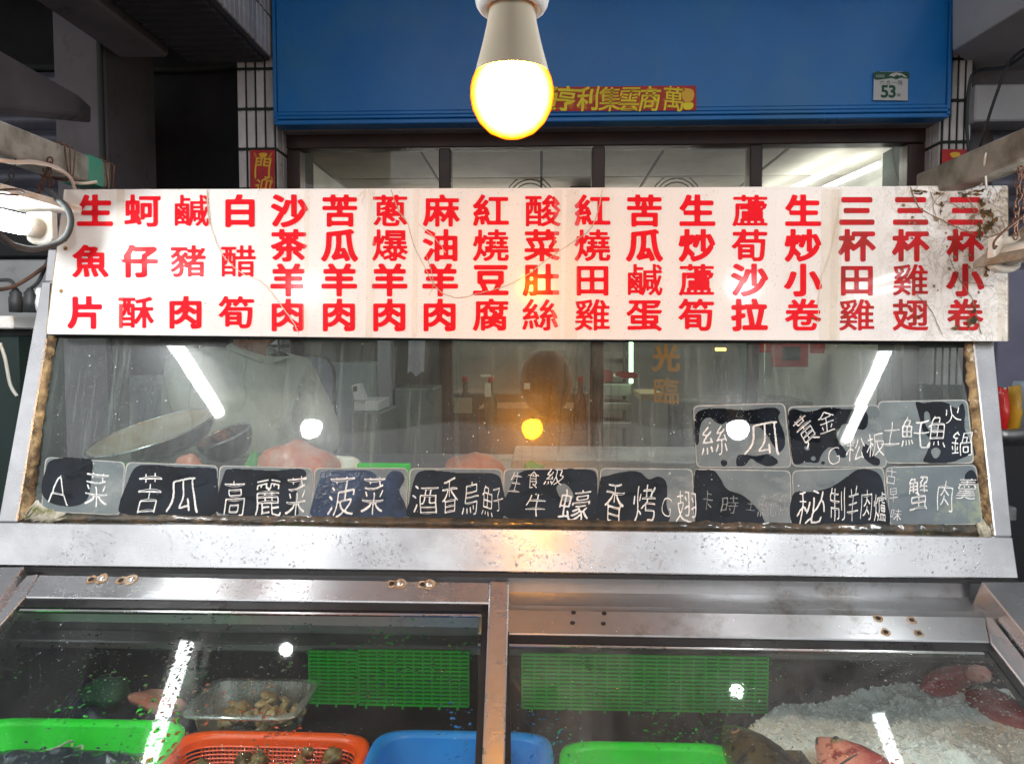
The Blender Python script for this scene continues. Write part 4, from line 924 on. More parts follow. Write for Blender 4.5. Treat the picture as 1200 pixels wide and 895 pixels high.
lamp('fluorescent tube at the right edge under a grimy board', 'grimy brown-edged board hanging over the right end of the menu board', (PY(1174, 303, 1.27).x, 1.27, zr_), (.90, .58, zr_+.03), M['grimy_board'], .16, .66, .05, .09)
aw = thing('awning', (0, .6, 2.3), 'pale cloth awning stretched over the counter above the lamps', 'awning')
V, F = [], []
for j in range(13):
    for i in range(21): x, y = -1.5+3.0*i/20, -1.2+2.75*j/12; V.append(Vector((x, y, 2.42+.12*math.cos(x*.9)+.012*math.sin(i*2.1)+.01*math.sin(j*1.9))))
for j in range(12):
    for i in range(20): k = j*21+i; F.append((k, k+1, k+22, k+21))
mk('canvas', V, F, M['awning'], aw, smooth=True)
for y in (-1.1, .2, 1.5): tube('batten', [(-1.5, y, 2.40), (-.75, y, 2.50), (0, y, 2.53), (.75, y, 2.50), (1.5, y, 2.40)], .012, M['rail'], aw)
def RX(px, py, X=-.885):
    return PX(px, py, X)
# chains, wires, cables round the rails
def chain(label, a, b, n, r_=.005, m='rust'):
    a, b = Vector(a), Vector(b); V, F = [], []
    for i in range(n):
        c_ = a.lerp(b, (i+.5)/n)+Vector((.0015*math.sin(i*2.1), .001*math.cos(i*1.3), 0)); ln = (b-a).length/n*.66; d = (b-a).normalized(); s = d.orthogonal().normalized(); s = Matrix.Rotation(R(90)*(i % 2)+.3, 3, d) @ s
        V, F = join((V, F), tubeg([c_+d*ln*math.cos(t)+s*r_*.8*math.sin(t) for t in [k*math.pi/6 for k in range(13)]], r_*.26, 5, False))
    o = mk('chain', V, F, M[m], smooth=True); return tag(o, label, 'chain')
chain('rusty chain hanging from the left rail to the lamp board, nearer the board', RX(59, 185, -.845), RX(44, 232, -.9), 9)
chain('rusty chain beside it dropping straight down from the left rail', RX(58, 185, -.845), RX(59, 240, -.88), 9)
chain('dark thin chain far up the left rail, left of the two rusty chains', RX(20, 178, -.86), RX(6, 226, -.9), 8, m='cable')
chain('rusty chain hanging from the right rail to the grimy board, left one', PY(1197, 172, 1.2), PY(1189, 280, 1.2), 14)
chain('rusty chain right of the other at the right rail', PY(1198, 172, 1.22), PY(1203, 262, 1.22), 12)
def wire(label, pts, r_, m, cat='cable', k=8): o = tube('cable', smooth_path(pts, k), r_, M[m]); return tag(o, label, cat)
wire('thick grey cable looping round the left lamp end and across the menu board corner', [PY(56, 222, 1.3), PY(66, 232, 1.27), PY(78, 243, 1.26), PY(83, 258, 1.26), PY(78, 276, 1.26), PY(62, 287, 1.25), PY(40, 292, 1.2), PY(18, 288, 1.12), PY(2, 278, 1.05), PY(-20, 262, 1.0)], .0052, 'cable_grey')
wire('pair of white wires sagging below the left rail', [PY(-20, 184, .95), PY(15, 190, 1.0), PY(40, 190, 1.1), PY(65, 196, 1.2), PY(82, 208, 1.3), PY(88, 222, 1.4)], .003, 'cable_w')
wire('white wire end poking out under the rail tip', [PY(84, 214, 1.36), PY(98, 215, 1.36), PY(114, 213, 1.37)], .0028, 'cable_w')
wire('brown wire lying on the left lamp board', [PY(-10, 224, 1.1), PY(18, 222, 1.15), PY(28, 226, 1.2), PY(22, 229, 1.2), PY(0, 227, 1.1)], .002, 'rust')
for i, (x, y) in enumerate(((56, 181), (105, 203))):
    for j in range(3):
        c_ = RX(x+j*1.5, y); c_ = Vector((rl1.x+.0, c_.y, rl1.z)); e = .0272
        o = tube('wire_loop', [c_+Vector((e*a, j*.006+b*.25*e*(j-.7), e*b)) for a, b in ((-1.0,-.9),(-1.02,.9),(-.8,1.08),(.8,1.08),(1.02,.9),(1.0+.1*j,-.9),(.8,-1.15-.1*j),(-.8,-1.08),(-1.0,-.8))], .0013, M['rust'])
        tag(o, ('rusty wire loop round the left rail above the chains, %s', 'rusty wire loop round the left rail near the green tape, %s')[i] % ('outer', 'middle', 'inner')[j], 'wire')
wire('white plastic tie looped over the right rail', [PY(1156, 222, 1.3), PY(1155, 205, 1.27), PY(1154, 190, 1.25), PY(1156, 180, 1.25), PY(1160, 177, 1.28)], .0018, 'cable_w', 'tie')
wire('thin end of the white tie hanging to the menu board', [PY(1156, 201, 1.26), PY(1154, 208, 1.3), PY(1149, 218, 1.34)], .0018, 'cable_w', 'tie')
wire('brown wire hook hanging off the grimy right board', [PY(1200, 252, 1.15), PY(1180, 268, 1.17), PY(1166, 282, 1.18), PY(1165, 291, 1.18), PY(1168, 288, 1.18)], .002, 'rust', 'wire')
# left equipment shelf with plugs
YL = 1.62
lc = thing('side_cabinet', tuple(PY(0, 420, YL)), 'dull steel side cabinet with a white shelf left of the counter', 'cabinet')
xl_, xr_ = PY(-150, 380, YL).x, PY(52, 380, YL).x
box('shelf', (xl_, YL-.1, PY(20, 385, YL-.1).z), (xr_, YL+.1, PY(20, 370, YL-.1).z), M['white_pl'], lc, r=.003)
box('back_plate', (xl_, YL+.101, PY(20, 370, YL).z-.05), (xr_+.02, YL+.12, PY(20, 304, YL+.1).z), M['steel_dull'], lc, r=.003)
box('cabinet_body', (xl_, YL-.06, .13), (xr_-.02, YL+.1, PY(20, 387, YL-.1).z-.01), mat('darkgreen', (.015, .03, .027), rough=.5), lc, r=.004)
box('top_hood', (xl_, YL+.125, PY(20, 300, YL+.1).z), (xr_+.15, YL+.5, PY(20, 268, YL+.1).z), M['dark'], lc, r=.004)
for i, x in enumerate((19, 36)):
    c_ = PY(x, 366, 1.50); t = thing('plug', tuple(c_), 'black rubber plug on the white shelf, %s one' % ('left' if i == 0 else 'right'), 'plug')
    mk('body', *latheg([(0, 0), (.013, 0), (.0135, .03), (.011, .034), (.012, .04), (.008, .044), (.0045, .05)], c_, 14), M['cable'], t, smooth=True)
    tube('lead', smooth_path([c_+Vector((0, 0, .048)), c_+Vector((-.01+.03*i, 0, .065)), PY((-6, 58)[i], (328, 302)[i], 1.5), PY((-30, 75)[i], (322, 280)[i], 1.5)]), .0038, M['cable'], t)
c_ = PY(47, 366, 1.5)
o = mk('bag_knot', *latheg([(0, 0), (.007, .002), (.009, .02), (.006, .034), (.009, .042), (.004, .05)], c_, 10), M['white_pl'], smooth=True); tag(o, 'twisted white plastic bag end beside the black plugs', 'plastic bag')
wire('dark brown cord crossing above the plugs to the left', [PY(-5, 340, 1.48), PY(15, 336, 1.48), PY(35, 325, 1.48), PY(58, 308, 1.48)], .004, 'rust')
wire('white cord hanging in the dark cabinet left of the counter', [PY(0, 402, 1.5), PY(6, 420, 1.5), PY(12, 450, 1.5), PY(20, 464, 1.5)], .0035, 'cable_w')
# ================================================================ seafood inside the case
def sup(cx, cy, a, b, z, n=40, e=.32):
    out = []
    for k in range(n):
        t = 2*math.pi*k/n; c_, s = math.cos(t), math.sin(t)
        out.append(Vector((cx+a*math.copysign(abs(c_)**e, c_), cy+b*math.copysign(abs(s)**e, s), z)))
    return out
def loops(Ls, cap=True):
    n = len(Ls[0]); V = [p for l in Ls for p in l]; F = []
    for i in range(len(Ls)-1):
        for k in range(n): F.append((i*n+k, i*n+(k+1) % n, (i+1)*n+(k+1) % n, (i+1)*n+k))
    if cap: F.append(tuple((len(Ls)-1)*n+k for k in range(n)))
    return V, F
def basket(name, label, cat, cx, cy, zr, a, b, h, m, rim=.012, holes=False):
    t = thing(name, (cx, cy, zr-h), label, cat)
    R0 = [sup(cx, cy, a-.012, b-.012, zr-h), sup(cx, cy, a, b, zr-.02), sup(cx, cy, a+rim, b+rim, zr-.014), sup(cx, cy, a+rim+.001, b+rim+.001, zr-.003), sup(cx, cy, a+rim*.6, b+rim*.6, zr), sup(cx, cy, a, b, zr-.001), sup(cx, cy, a-.004, b-.004, zr-.008)]
    mk('rim', *loops(R0[1:], False), m, t, smooth=True)
    if not holes:
        mk('tub', *loops([sup(cx, cy, a-.004, b-.004, zr-.008), sup(cx, cy, a-.02, b-.02, zr-h+.004), sup(cx, cy, a-.03, b-.03, zr-h)]), m, t, smooth=True)
    else:
        Ls = [sup(cx, cy, a-.004, b-.004, zr-.008), sup(cx, cy, a-.006, b-.006, zr-.02)]; mk('rim_band', *loops(Ls, False), m, t, smooth=True)
        V, F = [], []
        for k in range(12):
            f = k/11; z = zr-.02-(h-.02)*f; q = sup(cx, cy, a-.006-.014*f, b-.006-.014*f, z, 48); q.append(q[0]); V, F = join((V, F), tubeg(q, .0016, 4, False))
        def per(n, f): return sup(cx, cy, a-.006-.014*f, b-.006-.014*f, zr-.02-(h-.02)*f, n, .32)
        pts = []
        na = int(2*a/.0085); nb_ = int(2*b/.0085)
        for i in range(na+1):
            for s in (1, -1):
                x = -1+2*i/na; pts.append((x*.86, s))
        for i in range(nb_+1):
            for s in (1, -1): pts.append((s, (-1+2*i/nb_)*.86))
        for x, y in pts:
            P = []
            for f in (0, 1):
                aa, bb = a-.006-.014*f, b-.006-.014*f; P.append(Vector((cx+x*aa, cy+y*bb, zr-.02-(h-.02)*f)))
            V, F = join((V, F), tubeg(P, .0016, 4, False))
        stuff(mk('lattice', V, F, m, t)); mk('base', *loops([sup(cx, cy, a-.02, b-.02, zr-h+.003)]), m, t)
    return t
zR = .825
p = PZ(222, 846, zR); q = PZ(100, 843, zR)
bx = p.x-.19; basket('green_basket', 'bright green plastic basket at the bottom left under the glass lid', 'basket', bx, q.y-.14, zR, .185, .135, .1, M['green'], rim=.014)
# dark wrapped seafood in it
def lumps(name, label, cat, cx, cy, z, a, b, hh, m, seed, res=.006, jag=1):
    V, F = [], []; nx, ny = int(2*a/res), int(2*b/res)
    for j in range(ny+1):
        for i in range(nx+1):
            u, v = -1+2*i/nx, -1+2*j/ny; e = max(0, 1-max(abs(u), abs(v))**6)
            P = Vector((i*res*28*jag, j*res*28*jag, seed)); V.append(Vector((cx+u*a, cy+v*b, z+hh*e*(.55+.6*mnoise.noise(P*.35)+.25*mnoise.noise(P)+.08*mnoise.noise(P*2.7)))))
    for j in range(ny):
        for i in range(nx): k = j*(nx+1)+i; F.append((k, k+1, k+nx+2, k+nx+1))
    o = mk(name, V, F, m, smooth=True); return tag(o, label, cat)
lumps('wrapped_seafood', 'dark seafood in crinkled clear plastic inside the green basket', 'seafood bag', bx, q.y-.13, zR-.06, .165, .115, .055, M['plastic_wrap'], 3)
for i, o0 in enumerate(((66, 880), (78, 886), (52, 888))):
    c_ = PZ(o0[0], o0[1], zR-.03)
    o = tube('rubber_ring', [c_+Vector((.022*math.cos(t), .03*math.sin(t), .006*math.sin(2*t))) for t in [k*math.pi/8 for k in range(17)]], .0018, M['cable_w']); tag(o, ('pale ring of string on the wrapped seafood, upper right', 'pale ring of string on the wrapped seafood, lowest', 'pale ring of string on the wrapped seafood, leftmost')[i], 'string')
p = PZ(437, 862, .82); p0 = PZ(207, 862, .82); q = PZ(320, 858, .82)
ox, oa = (p.x+p0.x)/2, (p.x-p0.x)/2-.012; basket('orange_basket', 'orange plastic basket with lattice sides full of brown shellfish', 'basket', ox, q.y-.125, .82, oa, .12, .09, M['orange'], rim=.014, holes=True)
rnd = random.Random(11)
for i in range(46):
    x = ox+rnd.uniform(-.8, .95)*oa*.9; y = q.y-.125+rnd.uniform(-.95, .85)*.1; s = rnd.uniform(.012, .02)
    z = .82-.06+.03*rnd.random()+(.026 if x > ox-.03 else 0)
    Mx = rotm(rnd.uniform(-1.2, 1.2), rnd.uniform(-1, 1), rnd.uniform(0, 6))
    if i < 6: v, f = ellg((x, y, z), (s, s*.75, s*1.25), 10, 8, Mx, .5, i)
    else: v, f = ellg((x, y, z), (s*1.1, s*.8, s*.6), 9, 6, Mx, .7, i)
    o = mk('shellfish', v, f, M['whelk'], smooth=True); tag(o, 'brown knobbly shellfish piled in the orange lattice basket', 'shellfish', 'brown shellfish in the orange basket')
p = PZ(440, 858, .82); p1 = PZ(648, 862, .82); q = PZ(540, 855, .82)
basket('blue_tub', 'plain blue plastic tub behind the divider post at bottom centre', 'tub', (p.x+p1.x)/2, q.y-.13, .82, (p1.x-p.x)/2-.014, .12, .12, M['bluebin'], rim=.013)
p = PZ(655, 874, .815); p1 = PZ(868, 876, .815); q = PZ(740, 870, .815)
basket('green_basket', 'bright green plastic basket under the foggy right lid', 'basket', (p.x+p1.x)/2, q.y-.125, .815, (p1.x-p.x)/2-.014, .12, .1, M['green'], rim=.014)
lumps('wrapped_seafood', 'dark seafood in wet plastic inside the right green basket', 'seafood bag', (p.x+p1.x)/2, q.y-.13, .815-.06, .13, .1, .05, M['plastic_wrap'], 9)
# clear tub with clams
z_ = .84; c0, c1 = PZ(212, 836, z_), PZ(345, 841, z_); d0 = PZ(300, 797, z_)
cx_, cy_, a_, b_ = (c0.x+c1.x)/2, (c0.y+d0.y)/2, (c1.x-c0.x)/2-.008, (d0.y-c0.y)/2
t = thing('clear_tub', (cx_, cy_, z_-.075), 'clear plastic tub of pale clams under the left glass lid', 'tub')
mk('rim', *loops([sup(cx_, cy_, a_, b_, z_-.004), sup(cx_, cy_, a_+.012, b_+.012, z_-.005), sup(cx_, cy_, a_+.012, b_+.012, z_), sup(cx_, cy_, a_, b_, z_+.001)], False), M['clearpl'], t, smooth=True)
mk('tub_wall', *loops([sup(cx_, cy_, a_, b_, z_), sup(cx_, cy_, a_-.012, b_-.012, z_-.06), sup(cx_, cy_, a_-.02, b_-.02, z_-.07)]), M['clearpl'], t, smooth=True)
for i in range(40):
    x = cx_+.012+rnd.uniform(-.8, .9)*(a_-.02); y = cy_+rnd.uniform(-.85, .6)*(b_-.01); s = rnd.uniform(.010, .015)
    o = mk('clam', *ellg((x, y, z_-.045+rnd.random()*.022+.01*(i > 25)), (s*1.25, s*.95, s*.5), 12, 6, rotm(rnd.uniform(-1, 1), rnd.uniform(-.7, .7), rnd.uniform(0, 6)), .25, i), M['clam'], smooth=True)
    tag(o, 'pale tan clam lying in the clear plastic tub', 'clam', 'clams in the clear plastic tub')
# green drainer mats leaning on the back wall
def matt(label, px0, px1, py0, py1, Y, ns=15, nv=7):
    a, b = PY(px0, py1, Y), PY(px1, py0, Y); t = thing('drainer_mat', ((a.x+b.x)/2, Y, a.z), label, 'drainer mat')
    V, F = [], []
    for i in range(ns+1): z = a.z+(b.z-a.z)*i/ns; V, F = join((V, F), boxg((a.x, Y-.004, z-.0021), (b.x, Y, z+.0021)))
    stuff(mk('slat_grid', V, F, M['green_mat'], t)); V, F = [], []
    for i in range(nv+1): x = a.x+(b.x-a.x)*i/nv; V, F = join((V, F), boxg((x-.0015, Y-.002, a.z), (x+.0015, Y+.003, b.z)))
    stuff(mk('cross_grid', V, F, M['green_mat'], t))
    mk('backing', *boxg((a.x, Y+.0031, a.z), (b.x, Y+.006, b.z)), mat('gm2', (.002, .12, .008), rough=.5), t)
    for i in range(nv):
        if i % 2 == 0: x = a.x+(b.x-a.x)*(i+.8)/nv; box('peg', (x-.002, Y-.003, a.z-.009), (x+.002, Y+.001, a.z-.0001), M['green_mat'], t, r=0)
matt('dark green ribbed drainer mat, the narrow left one', 363, 418, 763, 822, 1.485, 14, 5)
matt('dark green ribbed drainer mat, wider, left of the divider post', 421, 549, 763, 824, 1.49, 14, 12)
matt('green drainer mat blurred behind the foggy right lid', 612, 900, 770, 828, 1.45, 14, 20)
# dim seafood and liners behind
o = lumps('black_liner', 'dark navy plastic liner crumpled along the back of the right case', 'liner', .62, 1.46, .66, .36, .08, .17, M['navy'], 21, .012); 
o = lumps('black_liner', 'black plastic liner bulging at the left end of the case', 'liner', -.86, 1.44, .66, .2, .09, .2, M['navy'], 27, .012)
o = mk('green_bag', *ellg(PY(125, 812, 1.42), (.045, .03, .03), 14, 10, None, .5, 2), M['dgreen'], smooth=True); tag(o, 'dim green bag among the black liner, left one', 'bag')
o = mk('green_bag', *ellg(PY(222, 790, 1.46), (.04, .03, .025), 14, 10, None, .5, 6), M['dgreen'], smooth=True); tag(o, 'dim green bag behind the clear tub of clams', 'bag')
o = mk('red_crab', *ellg(PY(185, 822, 1.40), (.05, .03, .017), 18, 10, rotm(0, .3, .3), .4, 6), M['redmeat'], smooth=True); tag(o, 'orange-red shell edge glimpsed beside the clear tub', 'seafood')
0 and mk('ice_ball', *ellg(PY(968, 818, 1.40), (.02, .02, .018), 16, 10), M['ice'], smooth=True); 
0 and mk('ice_ball', *ellg(PY(888, 838, 1.34), (.018, .018, .014), 16, 10), M['ice'], smooth=True); 
# crushed ice bed
def icez(x, y):
    e = (y-(1.31+.20*min(1, max(0, (x-.3)/.45))+.02*mnoise.noise(Vector((x*14, 0, 4)))))
    z = .815-.02*mnoise.noise(Vector((x*7, y*7, 1)))+.012*mnoise.noise(Vector((x*25, y*25, 2)))+.006*mnoise.noise(Vector((x*70, y*70, 3)))
    l = (.41+(1.33-y)*.5*0-x)
    return z-max(0, e)*1.6-max(0, .40-.35*(1.36-y)-x)*1.2
V, F = [], []; nx, ny = 120, 80
for j in range(ny+1):
    for i in range(nx+1): x, y = .22+.74*i/nx, .95+.6*j/ny; V.append(Vector((x, y, max(.63, icez(x, y)))))
for j in range(ny):
    for i in range(nx): k = j*(nx+1)+i; F.append((k, k+1, k+nx+2, k+nx+1))
o = stuff(mk('crushed_ice', V, F, M['ice'])); tag(o, 'bed of crushed white ice under the right lid', 'ice')
V, F = [], []
for i in range(4200):
    x, y = rnd.uniform(.34, .95), rnd.uniform(1.0, 1.5); z = icez(x, y)
    if z < .72: continue
    s = rnd.uniform(.0012, .0032); v, f = boxg((-s, -s*.8, -s*.6), (s, s*.8, s*.6)); Mx = rotm(*[rnd.uniform(0, 3) for _ in range(3)])
    V, F = join((V, F), ([Mx @ (q*rnd.uniform(.7, 1.2))+Vector((x, y, z)) for q in v], f)) if False else (V+[Mx @ (q*rnd.uniform(.7, 1.2))+Vector((x, y, z)) for q in v], F+[tuple(k+len(V) for k in g) for g in f])
o = stuff(mk('ice_chips', V, F, M['ice'])); tag(o, 'loose chips of ice scattered over the ice bed', 'ice')
# fish
def fishm(name, top, bot, rough=.25, spot=None, ax=2):
    m, t, b = new(name); tc = N(t, 'ShaderNodeTexCoord'); sp = N(t, 'ShaderNodeSeparateXYZ'); L(t, tc.outputs['Generated'], sp.inputs[0])
    f = ramp(t, math_(t, 'ADD', sp.outputs[ax], math_(t, 'MULTIPLY', noise(t, 60, 3), .25)), .38, .66)
    c = mixc(t, f, tuple(bot), tuple(top))
    if spot: c = mixc(t, ramp(t, noise(t, 45, 5, .7), .52, .6), c, tuple(spot))
    L(t, c, b.inputs['Base Color']); b.inputs['Roughness'].default_value = rough; b.inputs['Coat Weight'].default_value = .6
    vo = N(t, 'ShaderNodeTexVoronoi', Scale=260.0); L(t, tc.outputs['Object'], vo.inputs[0]); bp = N(t, 'ShaderNodeBump', Strength=.35, Distance=.001); L(t, vo.outputs[0], bp.inputs['Height']); L(t, bp.outputs[0], b.inputs['Normal']); return m
def fish(name, label, snout, tail, up, hmax, wmax, m, tailfin=True, fins=True, eyes=True, ln=0):
    a, b = Vector(snout), Vector(tail); b = a+(b-a).normalized()*ln if ln else b; d = (b-a); Ln = d.length; d.normalize(); u = (Vector(up)-d*Vector(up).dot(d)).normalized(); s = d.cross(u)
    t = thing(name, tuple(a.lerp(b, .5)-u*hmax/2), label, 'fish')
    pr = [(0, .02, .03), (.02, .16, .2), (.06, .36, .42), (.12, .6, .68), (.2, .82, .9), (.3, .97, 1), (.42, 1, 1), (.56, .9, .86), (.7, .68, .6), (.82, .42, .36), (.92, .25, .18), (1, .2, .08)]
    V, F = [], []; n = 20
    for f, hh, ww in pr:
        for k in range(n):
            q = 2*math.pi*k/n; V.append(a+d*Ln*f+u*hmax/2*hh*math.sin(q)*(1.0)+s*wmax/2*ww*math.cos(q)+u*hmax*.06*math.sin(f*3))
    for i in range(len(pr)-1):
        for k in range(n): F.append((i*n+k, i*n+(k+1) % n, (i+1)*n+(k+1) % n, (i+1)*n+k))
    F += [tuple(range(n-1, -1, -1)), tuple((len(pr)-1)*n+k for k in range(n))]
    mk('body', V, F, m, t, smooth=True)
    if tailfin:
        e = a+d*Ln; q = [e-u*hmax*.12, e+d*Ln*.16-u*hmax*.5, e+d*Ln*.12, e+d*Ln*.17+u*hmax*.5, e+u*hmax*.12]
        mk('tail_fin', *prism([p_+s*.002 for p_ in q], [p_-s*.002 for p_ in q]), m, t)
    for sg in (1, -1) if eyes else ():
        c_ = a+d*Ln*.125+u*hmax*.1+s*sg*wmax*.5*.5
        mk('eye', *ellg(c_, (.0098,)*3, 14, 10), mat('fish_eye', (.3, .16, .08), rough=.1, coat=1), t, smooth=True)
        mk('pupil', *ellg(c_+s*sg*.0048+u*.001-d*.001, (.0062,)*3, 10, 6), M['dark'], t, smooth=True)
        tube('gill', smooth_path([a+d*Ln*(.25+.02*math.sin(k))+u*hmax*.5*.8*math.cos(k)+s*sg*wmax*.49*abs(math.sin(k))*.97 for k in (.5, 1.0, 1.57, 2.1, 2.6)], 3), .002, M['dark'], t, n=6)
        tube('mouth_line', [a+d*Ln*.005-u*hmax*.0+s*sg*.001, a+d*Ln*.05-u*hmax*.09+s*sg*wmax*.19, a+d*Ln*.075-u*hmax*.13+s*sg*wmax*.24], .0016, M['dark'], t, n=5)
    if fins:
        q = [a+d*Ln*.3+u*hmax*.5, a+d*Ln*.36+u*hmax*.72, a+d*Ln*.6+u*hmax*.62, a+d*Ln*.7+u*hmax*.34]
        mk('dorsal_fin', *prism([p_+s*.0015 for p_ in q], [p_-s*.0015 for p_ in q]), m, t)
    return t
fr_ = fishm('fish_red', (.42, .025, .012), (.9, .3, .2), ax=0, spot=(.3, .02, .012)); fdk = fishm('fish_dark', (.03, .024, .018), (.09, .06, .022), spot=(.02, .017, .012), ax=0); fr2 = fishm('fish_crimson', (.3, .01, .015), (.42, .06, .05))
s0_ = PZ(957, 864, .855); fish('red_fish', 'coral red fish with its snout up, lying on the ice at the bottom right', s0_, PZ(1040, 945, .84), (.8, .4, .35), .105, .06, fr_, ln=.34)
s0_ = PZ(846, 850, .835); fish('dark_fish', 'brown-black mottled fish head beside the right green basket', s0_, PZ(925, 945, .80), (.7, .3, .6), .1, .075, fdk, ln=.36)
fish('red_fish', 'crimson fish with a pale pink tail stub at the back right of the ice', PY(1078, 806, 1.42), PY(1165, 788, 1.50), (0, -.2, 1), .06, .05, fr2, tailfin=False, fins=False, eyes=False)
fish('red_fish', 'dark crimson fish lying along the right side of the ice', PY(1130, 812, 1.42), PY(1235, 862, 1.30), (0, -.2, 1), .06, .06, fr2, fins=False, eyes=False)

o = mk('fish_stub', *ellg(PY(1146, 789, 1.44), (.028, .02, .016), 14, 8, rotm(0, .2, .3), .3, 3), mat('pinkcut', (.75, .3, .26), (.8, .5, .45), scale=60, rough=.3), smooth=True); tag(o, 'pale pink cut end of fish at the back right of the ice', 'fish')
# ================================================================ cooking side behind the glass
Yk = 1.62
zdk = 1.201
def wok(label, c_, r_, tilt, depth=.3, inner='wok_in'):
    t = thing('wok', tuple(c_), label, 'wok'); Mx = tilt
    out = [(r_, 0), (r_*.97, -r_*depth*.25), (r_*.85, -r_*depth*.6), (r_*.6, -r_*depth*.9), (r_*.3, -r_*depth), (0, -r_*depth)]
    mk('shell', *latheg(out, c_, 40, M=Mx), M['wok'], t, smooth=True)
    mk('inside', *latheg([(r_*.985, -.001), (r_*.8, -r_*depth*.35), (r_*.55, -r_*depth*.55), (0, -r_*depth*.6)], c_, 40, M=Mx), M[inner], t, smooth=True)
    mk('rim', *tubeg([Vector(c_)+Mx @ Vector((r_*math.cos(a), r_*math.sin(a), 0)) for a in [k*math.pi/20 for k in range(41)]], .0022, 6, False), M['steel'], t, smooth=True)
    return t
wa, wbb = PY(101, 522, 1.55), PY(252, 489, 1.62)
cw = (wa+wbb)/2; rw = (wbb-wa).length/2; tl = math.atan2(wbb.z-wa.z, wbb.x-wa.x)
wok('large steel wok tilted up on its right side behind the dusty glass', cw, rw, Matrix.Rotation(-tl, 3, 'Y') @ Matrix.Rotation(R(13), 3, 'X'), .42)
c2 = PY(262, 510, 1.66); r2 = (PY(292, 500, 1.66)-PY(232, 520, 1.66)).length/2
wok('small burnt pan tilted in front of the cook, right of the large wok', c2, r2, Matrix.Rotation(-R(17), 3, 'Y') @ Matrix.Rotation(R(14), 3, 'X'), .9, 'burnt')
def mound(label, px0, px1, pyt, Y, m, name='fish_fillet', cat='fish', dy=.05, seed=1):
    a, b = PY(px0, 560, Y), PY(px1, 560, Y); zt = PY((px0+px1)/2, pyt, Y).z
    o = mk(name, *ellg(((a.x+b.x)/2, Y, zdk+.001+(zt-zdk)*.4), ((b.x-a.x)/2*1.06, dy, (zt-zdk)*.62), 24, 12, None, .22, seed), M[m], smooth=True); return tag(o, label, cat)
mound('pink-orange fish piece on the deck below the left lamp reflection', 300, 398, 520, 1.5, 'redmeat', seed=1)
mound('silvery fish tail on the deck right of the pink fish piece', 380, 425, 534, 1.52, 'white_pl', seed=2, dy=.02)
mound('red fish back on the deck above the 酒香烏魚子 card', 522, 592, 532, 1.5, 'redmeat', seed=3)
mound('small pink fish piece under the large wok', 205, 240, 532, 1.48, 'redmeat', seed=4, dy=.02)
mound('leafy green herb bunch under the left part of the large wok', 104, 190, 536, 1.50, 'leaf', 'herbs', 'herbs', seed=5)
mound('sprig of green herbs beside the small burnt pan', 286, 310, 529, 1.5, 'leaf', 'herbs', 'herbs', dy=.02, seed=6)
mound('small heap of green vegetables above the 生食級 card', 612, 640, 541, 1.5, 'leaf', 'herbs', 'herbs', dy=.02, seed=8)
a, b = PY(420, 546, 1.5), PY(482, 542, 1.5)
o = box('green_tray', (a.x, 1.49, zdk), (b.x, 1.5, b.z), M['green_mat'], r=.002); tag(o, 'thin green plastic tray edge behind the 菠菜 card', 'tray')
a, b = PY(600, 548, 1.75), PY(1000, 538, 1.75)
o = box('steel_tray', (a.x, 1.7, zdk), (b.x, 1.95, b.z), M['steel_dull'], r=.004); tag(o, 'dull steel tray on the deck behind the row of cards', 'tray')

# the cook, seen from behind, facing right
def skin(name, verts, edges, m, parent, sub=2, root=0):
    """verts: (x,y,z,rx[,ry]) -> one continuous skinned surface"""
    rl = parent.location if parent is not None else Vector((0, 0, 0))
    me = bpy.data.meshes.new(name); me.from_pydata([Vector(v[:3])-rl for v in verts], edges, []); o = bpy.data.objects.new(name, me); COL.objects.link(o)
    md = o.modifiers.new('skin', 'SKIN'); md.use_smooth_shade = True
    for i, v in enumerate(verts):
        sv = me.skin_vertices[0].data[i]; sv.radius = (v[3], v[4] if len(v) > 4 else v[3]); sv.use_root = (i == root)
    if sub: s_ = o.modifiers.new('sub', 'SUBSURF'); s_.levels = sub; s_.render_levels = sub
    bpy.context.view_layer.update(); dg = bpy.context.evaluated_depsgraph_get()
    nm = bpy.data.meshes.new_from_object(o.evaluated_get(dg)); o.modifiers.clear(); o.data = nm; nm.materials.clear(); nm.materials.append(m)
    nm.polygons.foreach_set('use_smooth', [True]*len(nm.polygons)); o.parent = parent; return o
Yc = 2.12; cx0 = PY(290, 420, Yc).x
ck = thing('person', (cx0, Yc+.03, .125), 'cook in a pale grey-green shirt seen from behind, head bowed to the right', 'person')
def J(dx, dy, z, r_, r2=None): return (cx0+dx, Yc+dy, z, r_, r2 or r_)
zs = PY(300, 430, Yc).z      # shoulder level
hd = Vector((cx0+.035, Yc-.02, zs+.17))
vb = [J(.0, .03, .95, .13), J(.0, .02, 1.08, .125), J(-.005, .0, 1.22, .135), J(-.01, -.01, zs-.06, .12), J(.01, -.01, zs+.03, .06), J(.035, -.02, zs+.095, .055), (hd.x, hd.y, hd.z, .085, .085),
      J(.13, .02, zs-.03, .055), J(.175, .08, zs-.22, .045), J(.16, .25, zs-.34, .035), J(.15, .30, zs-.35, .03),
      J(-.15, -.02, zs-.01, .055), J(-.21, .03, zs-.22, .045), J(-.12, .22, zs-.33, .035), J(-.09, .27, zs-.34, .03),
      J(.09, .03, .85, .09), J(.1, .04, .5, .065), J(.1, .04, .2, .045), J(.11, .13, .15, .04), J(-.09, .03, .85, .09), J(-.1, .04, .5, .065), J(-.1, .04, .2, .045), J(-.09, .13, .15, .04)]
eb = [(0,1),(1,2),(2,3),(3,4),(4,5),(5,6),(3,7),(7,8),(8,9),(9,10),(3,11),(11,12),(12,13),(13,14),(0,15),(15,16),(16,17),(17,18),(0,19),(19,20),(20,21),(21,22)]
